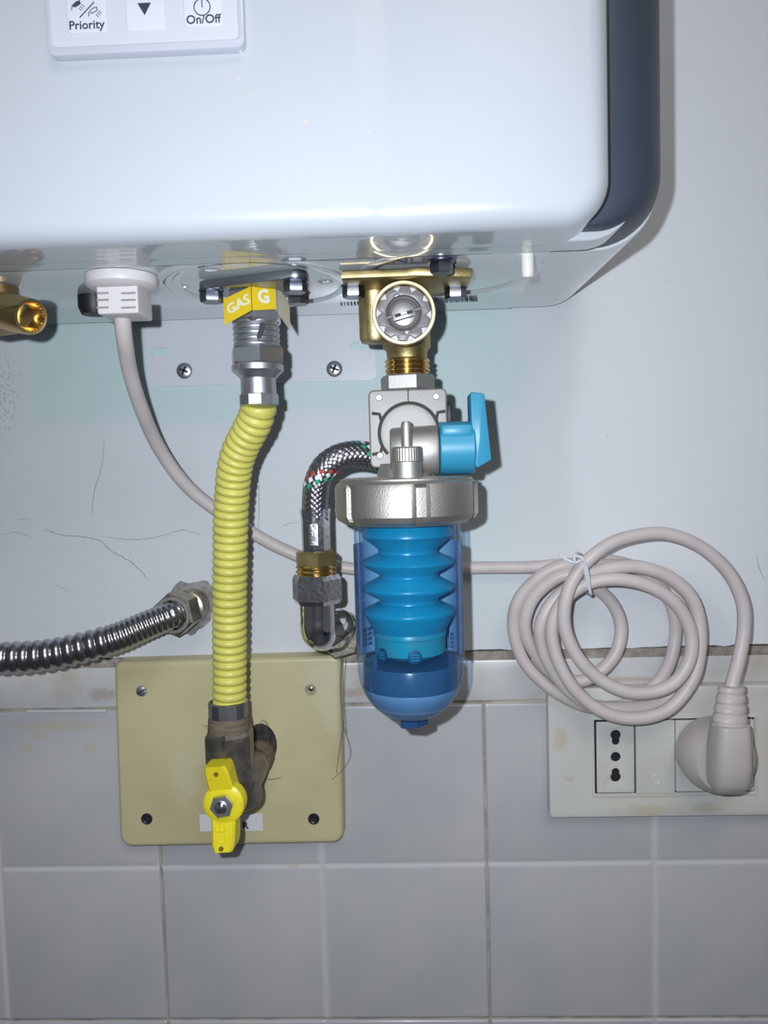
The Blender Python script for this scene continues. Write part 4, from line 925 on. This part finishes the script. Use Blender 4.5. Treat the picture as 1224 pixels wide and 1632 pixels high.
# ------------------------------------------------------------------ power cord: connector, cable, coil, plug
pc = empty('power_cord', 'pale grey power cord coiled in loops above the wall sockets', 'cord', P(930, 1000, .0))
ca, cb = P(155, 501, .126), P(218, 444, .126)
g0 = Vector((P(189, 430, .122).x, -0.119, 0))
obj('cord_gland', lathe([(0.0150, 0.0855), (0.0154, 0.0842), (0.0150, 0.0815), (0.0130, 0.0800), (0.010, 0.0797)], g0, (0, 0, 1), 36), WPLAST, pc)
bm = pillow(ca.x, ca.z, cb.x, cb.z, 0.0010, 0.108, 0.126, 0.0008, n=3)
ib = obj('inlet_connector', bm, WPLAST, pc)
for k, py in enumerate((467, 478, 490)):
    for x0, x1 in ((154, 173), (193, 216)):
        A, B = P(x0, py+1.8, .1262), P(x1, py-1.8, .1262)
        obj('relief_slot', box(((A.x+B.x)/2, -0.1243, (A.z+B.z)/2), (B.x-A.x, 0.004, A.z-B.z if A.z > B.z else B.z-A.z)), mat('slot_shade', (0.30, 0.25, 0.24), 0.7) if 'slot_shade' not in bpy.data.materials else bpy.data.materials['slot_shade'], ib, smooth=0)
cx = lambda x, y, d: P(780+x/2.757, 820+y/2.757, d)
path = [P(195, 502, .114), P(196, 518, .112), P(199, 545, .106), P(207, 592, .090), P(225, 650, .070), (P(252, 711, .046)), P(290, 766, .033), P(335, 806, .024), P(400, 848, .016), P(450, 875, .011), P(505, 896, .008), P(580, 908, .0065), P(680, 908, .006), P(755, 905, .006)]
coil = [(170, 232, .006), (300, 222, .007), (440, 212, .008), (530, 205, .008), (620, 225, .008), (710, 275, .007), (775, 350, .006), (815, 450, .006), (815, 560, .006), (785, 670, .009), (720, 760, .0135), (620, 830, .0145), (500, 848, .0145),
        (400, 835, .0145), (270, 765, .0145), (155, 650, .014), (106, 500, .015), (132, 370, .018), (240, 260, .022), (340, 222, .024), (440, 222, .022), (560, 225, .020), (680, 235, .019), (800, 290, .018), (895, 385, .017), (930, 510, .016), (915, 640, .016), (830, 770, .018), (720, 835, .0195), (580, 850, .0205),
        (440, 835, .0205), (330, 755, .020), (245, 620, .021), (225, 490, .022), (290, 370, .022), (390, 300, .020), (470, 325, .016), (545, 400, .013), (578, 500, .012), (555, 610, .013), (480, 695, .014), (390, 735, .014), (290, 705, .014), (200, 610, .015), (155, 490, .017), (195, 365, .020), (300, 275, .024), (400, 262, .026),
        (540, 235, .026), (660, 232, .025), (790, 275, .024), (890, 370, .023), (925, 500, .023), (918, 640, .024), (880, 750, .025), (780, 860, .026), (640, 897, .027), (500, 868, .028), (380, 775, .028), (300, 640, .028), (275, 500, .028), (325, 380, .029), (430, 305, .030),
        (560, 285, .031), (700, 315, .031), (820, 395, .031), (885, 520, .031), (875, 650, .032), (790, 755, .033), (640, 785, .033), (500, 735, .034), (390, 630, .034), (330, 490, .034), (345, 340, .035), (420, 215, .035), (540, 125, .034), (680, 87, .032), (800, 90, .031), (930, 145, .030), (1045, 250, .029), (1110, 380, .029), (1118, 510, .029), (1095, 640, .031), (1068, 740, .034), (1062, 790, .035)]
path += [cx(*p) for p in coil]
pts, _ = spline(path, step=0.0022)
obj('cable', tube(pts, 0.0037, 14), CABLE, pc, smooth=60)
# angled plug
PD = 0.040
def plug_z(py): return P(1165, py, PD).z
px0 = P(1166, 1110, .036); pb = P(1160, 1200, .0)
disc = P(1137, 1200, .015)
rs = 58*S(.015)
bm = lathe([(rs*0.98, -0.004), (rs, 0.0), (rs, 0.006), (rs*0.93, 0.012), (rs*0.75, 0.017)], disc, (0, -1, 0), 44)
plg = obj('plug_disc', bm, mat('plug_pvc', (0.52, 0.47, 0.46), 0.45), pc, smooth=40)
cl, cr_ = P(1131, 1255, .046), P(1192, 1150, .046)
bm = bmesh.new(); L = []
for py, hw, dd, hd_, cx_ in ((1152, 26, .040, .0095, 1163), (1165, 27, .040, .0105, 1163), (1185, 29, .040, .011, 1162), (1215, 30, .039, .0115, 1161.5), (1240, 29, .038, .011, 1160), (1252, 26, .036, .0095, 1158), (1259, 20, .034, .0065, 1156), (1262, 10, .033, .003, 1155)):
    c = P(cx_, py, dd); h = hw*S(.045); n = 28
    L.append([Vector((c.x+h*math.copysign(abs(math.cos(t))**0.55, math.cos(t)), c.y+hd_*math.copysign(abs(math.sin(t))**0.55, math.sin(t)), c.z)) for t in [2*PI*i/n for i in range(n)]])
rings(bm, L); obj('plug_body', bm, bpy.data.materials['plug_pvc'], pc, smooth=45)
lg = P(1092, 1206, .013)
obj('plug_lug', box(lg, (0.0055, 0.010, 0.0150), 0.0015), mat('lug_pvc', (0.38, 0.33, 0.32), 0.5), pc)
rbm = bmesh.new()
nk = []
for i in range(25):
    t = i/24; py = 1093+62*t; hw = 19+8*t+(1.2 if (i % 6) in (0, 1, 2, 3) else -0.6); c = P(1166-3.5*t, py, .036+.004*t); h = hw*S(.04)
    nk.append([Vector((c.x+h*math.cos(a), c.y+h*0.82*math.sin(a), c.z)) for a in [2*PI*k/28 for k in range(28)]])
rings(rbm, nk); obj('strain_relief', rbm, bpy.data.materials['plug_pvc'], pc, smooth=35)
# white twist tie round the coil
bm = bmesh.new()
def tie(pp): q, _ = spline([cx(*p) for p in pp], step=0.0012); tube(q, 0.00075, 6, bm)
tie([(305, 178, .040), (340, 200, .040), (378, 212, .041), (412, 200, .042), (420, 250, .041), (432, 300, .039), (446, 352, .036), (430, 345, .02), (410, 320, .012)])
tie([(372, 180, .041), (405, 190, .043), (425, 225, .042), (438, 290, .040), (442, 345, .037)])
tie([(378, 212, .041), (372, 180, .041), (395, 170, .03), (410, 200, .02)])
obj('twist_tie', bm, mat('white_tie', (0.72, 0.74, 0.78), 0.4), cat='cable tie', label='white twist tie knotted round the top of the coiled cord')

# ------------------------------------------------------------------ socket plate
sp = empty('socket_plate', 'aged white wall socket plate with two sockets at the lower right', 'socket', P(1076, 1200, 0))
a = P(874, 1300, .0085); top = P(1000, 1096, .0085)
PX0, PZ0, PX1, PZ1 = P(875, 1200, .0085).x, P(1000, 1302, .0085).z, 0.2235, top.z
wx0, wx1, wz0, wz1 = P(948, 1200, .0085).x, P(1203, 1200, .0085).x, P(1076, 1264, .0085).z, P(1076, 1146, .0085).z
obj('frame', holed([rrect(PX0, PZ0, PX1, PZ1, 0.003, 5), rect(wx0, wz0, wx1, wz1)], 0.0002, 0.0085, 0.0006), PLATE, sp)
obj('frame_bead', holed([rrect(wx0-0.0018, wz0-0.0018, wx1+0.0018, wz1+0.0018, 0.0012, 4), rect(wx0-0.0005, wz0-0.0005, wx1+0.0005, wz1+0.0005)], 0.008, 0.0092, 0.0002), PLATE, sp)
obj('back_plate', box(((wx0+wx1)/2, -0.0055, (wz0+wz1)/2), (wx1-wx0+0.0, 0.003, wz1-wz0+0.0)), DARKGAP, sp, smooth=0)
m0, m1, m2, m3 = wx0+0.0009, P(1012, 1200, .0085).x, P(1076, 1200, .0085).x, wx1-0.0006
mz0, mz1 = wz0+0.0009, wz1-0.0009
def keyhole(px, py, py2, r1, r2):
    c = P(px, py, .0085); e = P(px, py2, .0085); s = 1 if e.z > c.z else -1; out = []
    al = math.acos(max(-1, min(1, abs(e.z-c.z)*0.55/r1))); k = math.asin(r2*0.92/r1)
    for i in range(25):
        t = k+(2*PI-2*k)*i/24; out.append((c.x+r1*math.sin(t), c.z+s*r1*math.cos(t)))
    for i in range(13):
        t = -PI/2+PI*i/12; out.append((c.x+r2*math.sin(t), e.z+s*r2*math.cos(t)))
    return out
h1 = keyhole(981, 1171, 1181, 0.0029, 0.0022); h3 = keyhole(981, 1238, 1230, 0.0029, 0.0022); cc = P(981, 1206, .0085)
obj('pin_socket', holed([rrect(m0, mz0, m1-0.0005, mz1, 0.0008, 3), h1, circ(cc.x, cc.z, 0.0028), h3], 0.0078, 0.0089, 0.0003), MODUL, sp)
obj('blank_cover', pillow(m1+0.0004, mz0-0.0007, m2-0.0004, mz1+0.0004, 0.0006, 0.004, 0.0094, 0.0004, n=3), MODUL, sp)
c = P(1046, 1243, .0094); obj('cover_ring', lathe([(0.0023, 0), (0.0027, 0.0002), (0.0030, 0)], c, (0, -1, 0), 28, caps=(False, False)), PLATE, sp)
c = P(1045, 1170, .0094); obj('cover_dash', box(c, (0.0004, 0.0003, 0.0055)), PLATE, sp, smooth=0)
ec = P(1135, 1204, .0085)
obj('earth_socket', holed([rrect(m2+0.0003, mz0, m3, mz1, 0.0008, 3), circ((m2+m3)/2, (mz0+mz1)/2, 0.0202, 40)], 0.004, 0.0088, 0.0003), MODUL, sp)
obj('socket_well', lathe([(0.0202, 0.0086), (0.0200, 0.0074), (0, 0.0073)], ((m2+m3)/2, 0, (mz0+mz1)/2), (0, -1, 0), 40, caps=(False, True)), MODUL, sp)
bpy.context.view_layer.update()
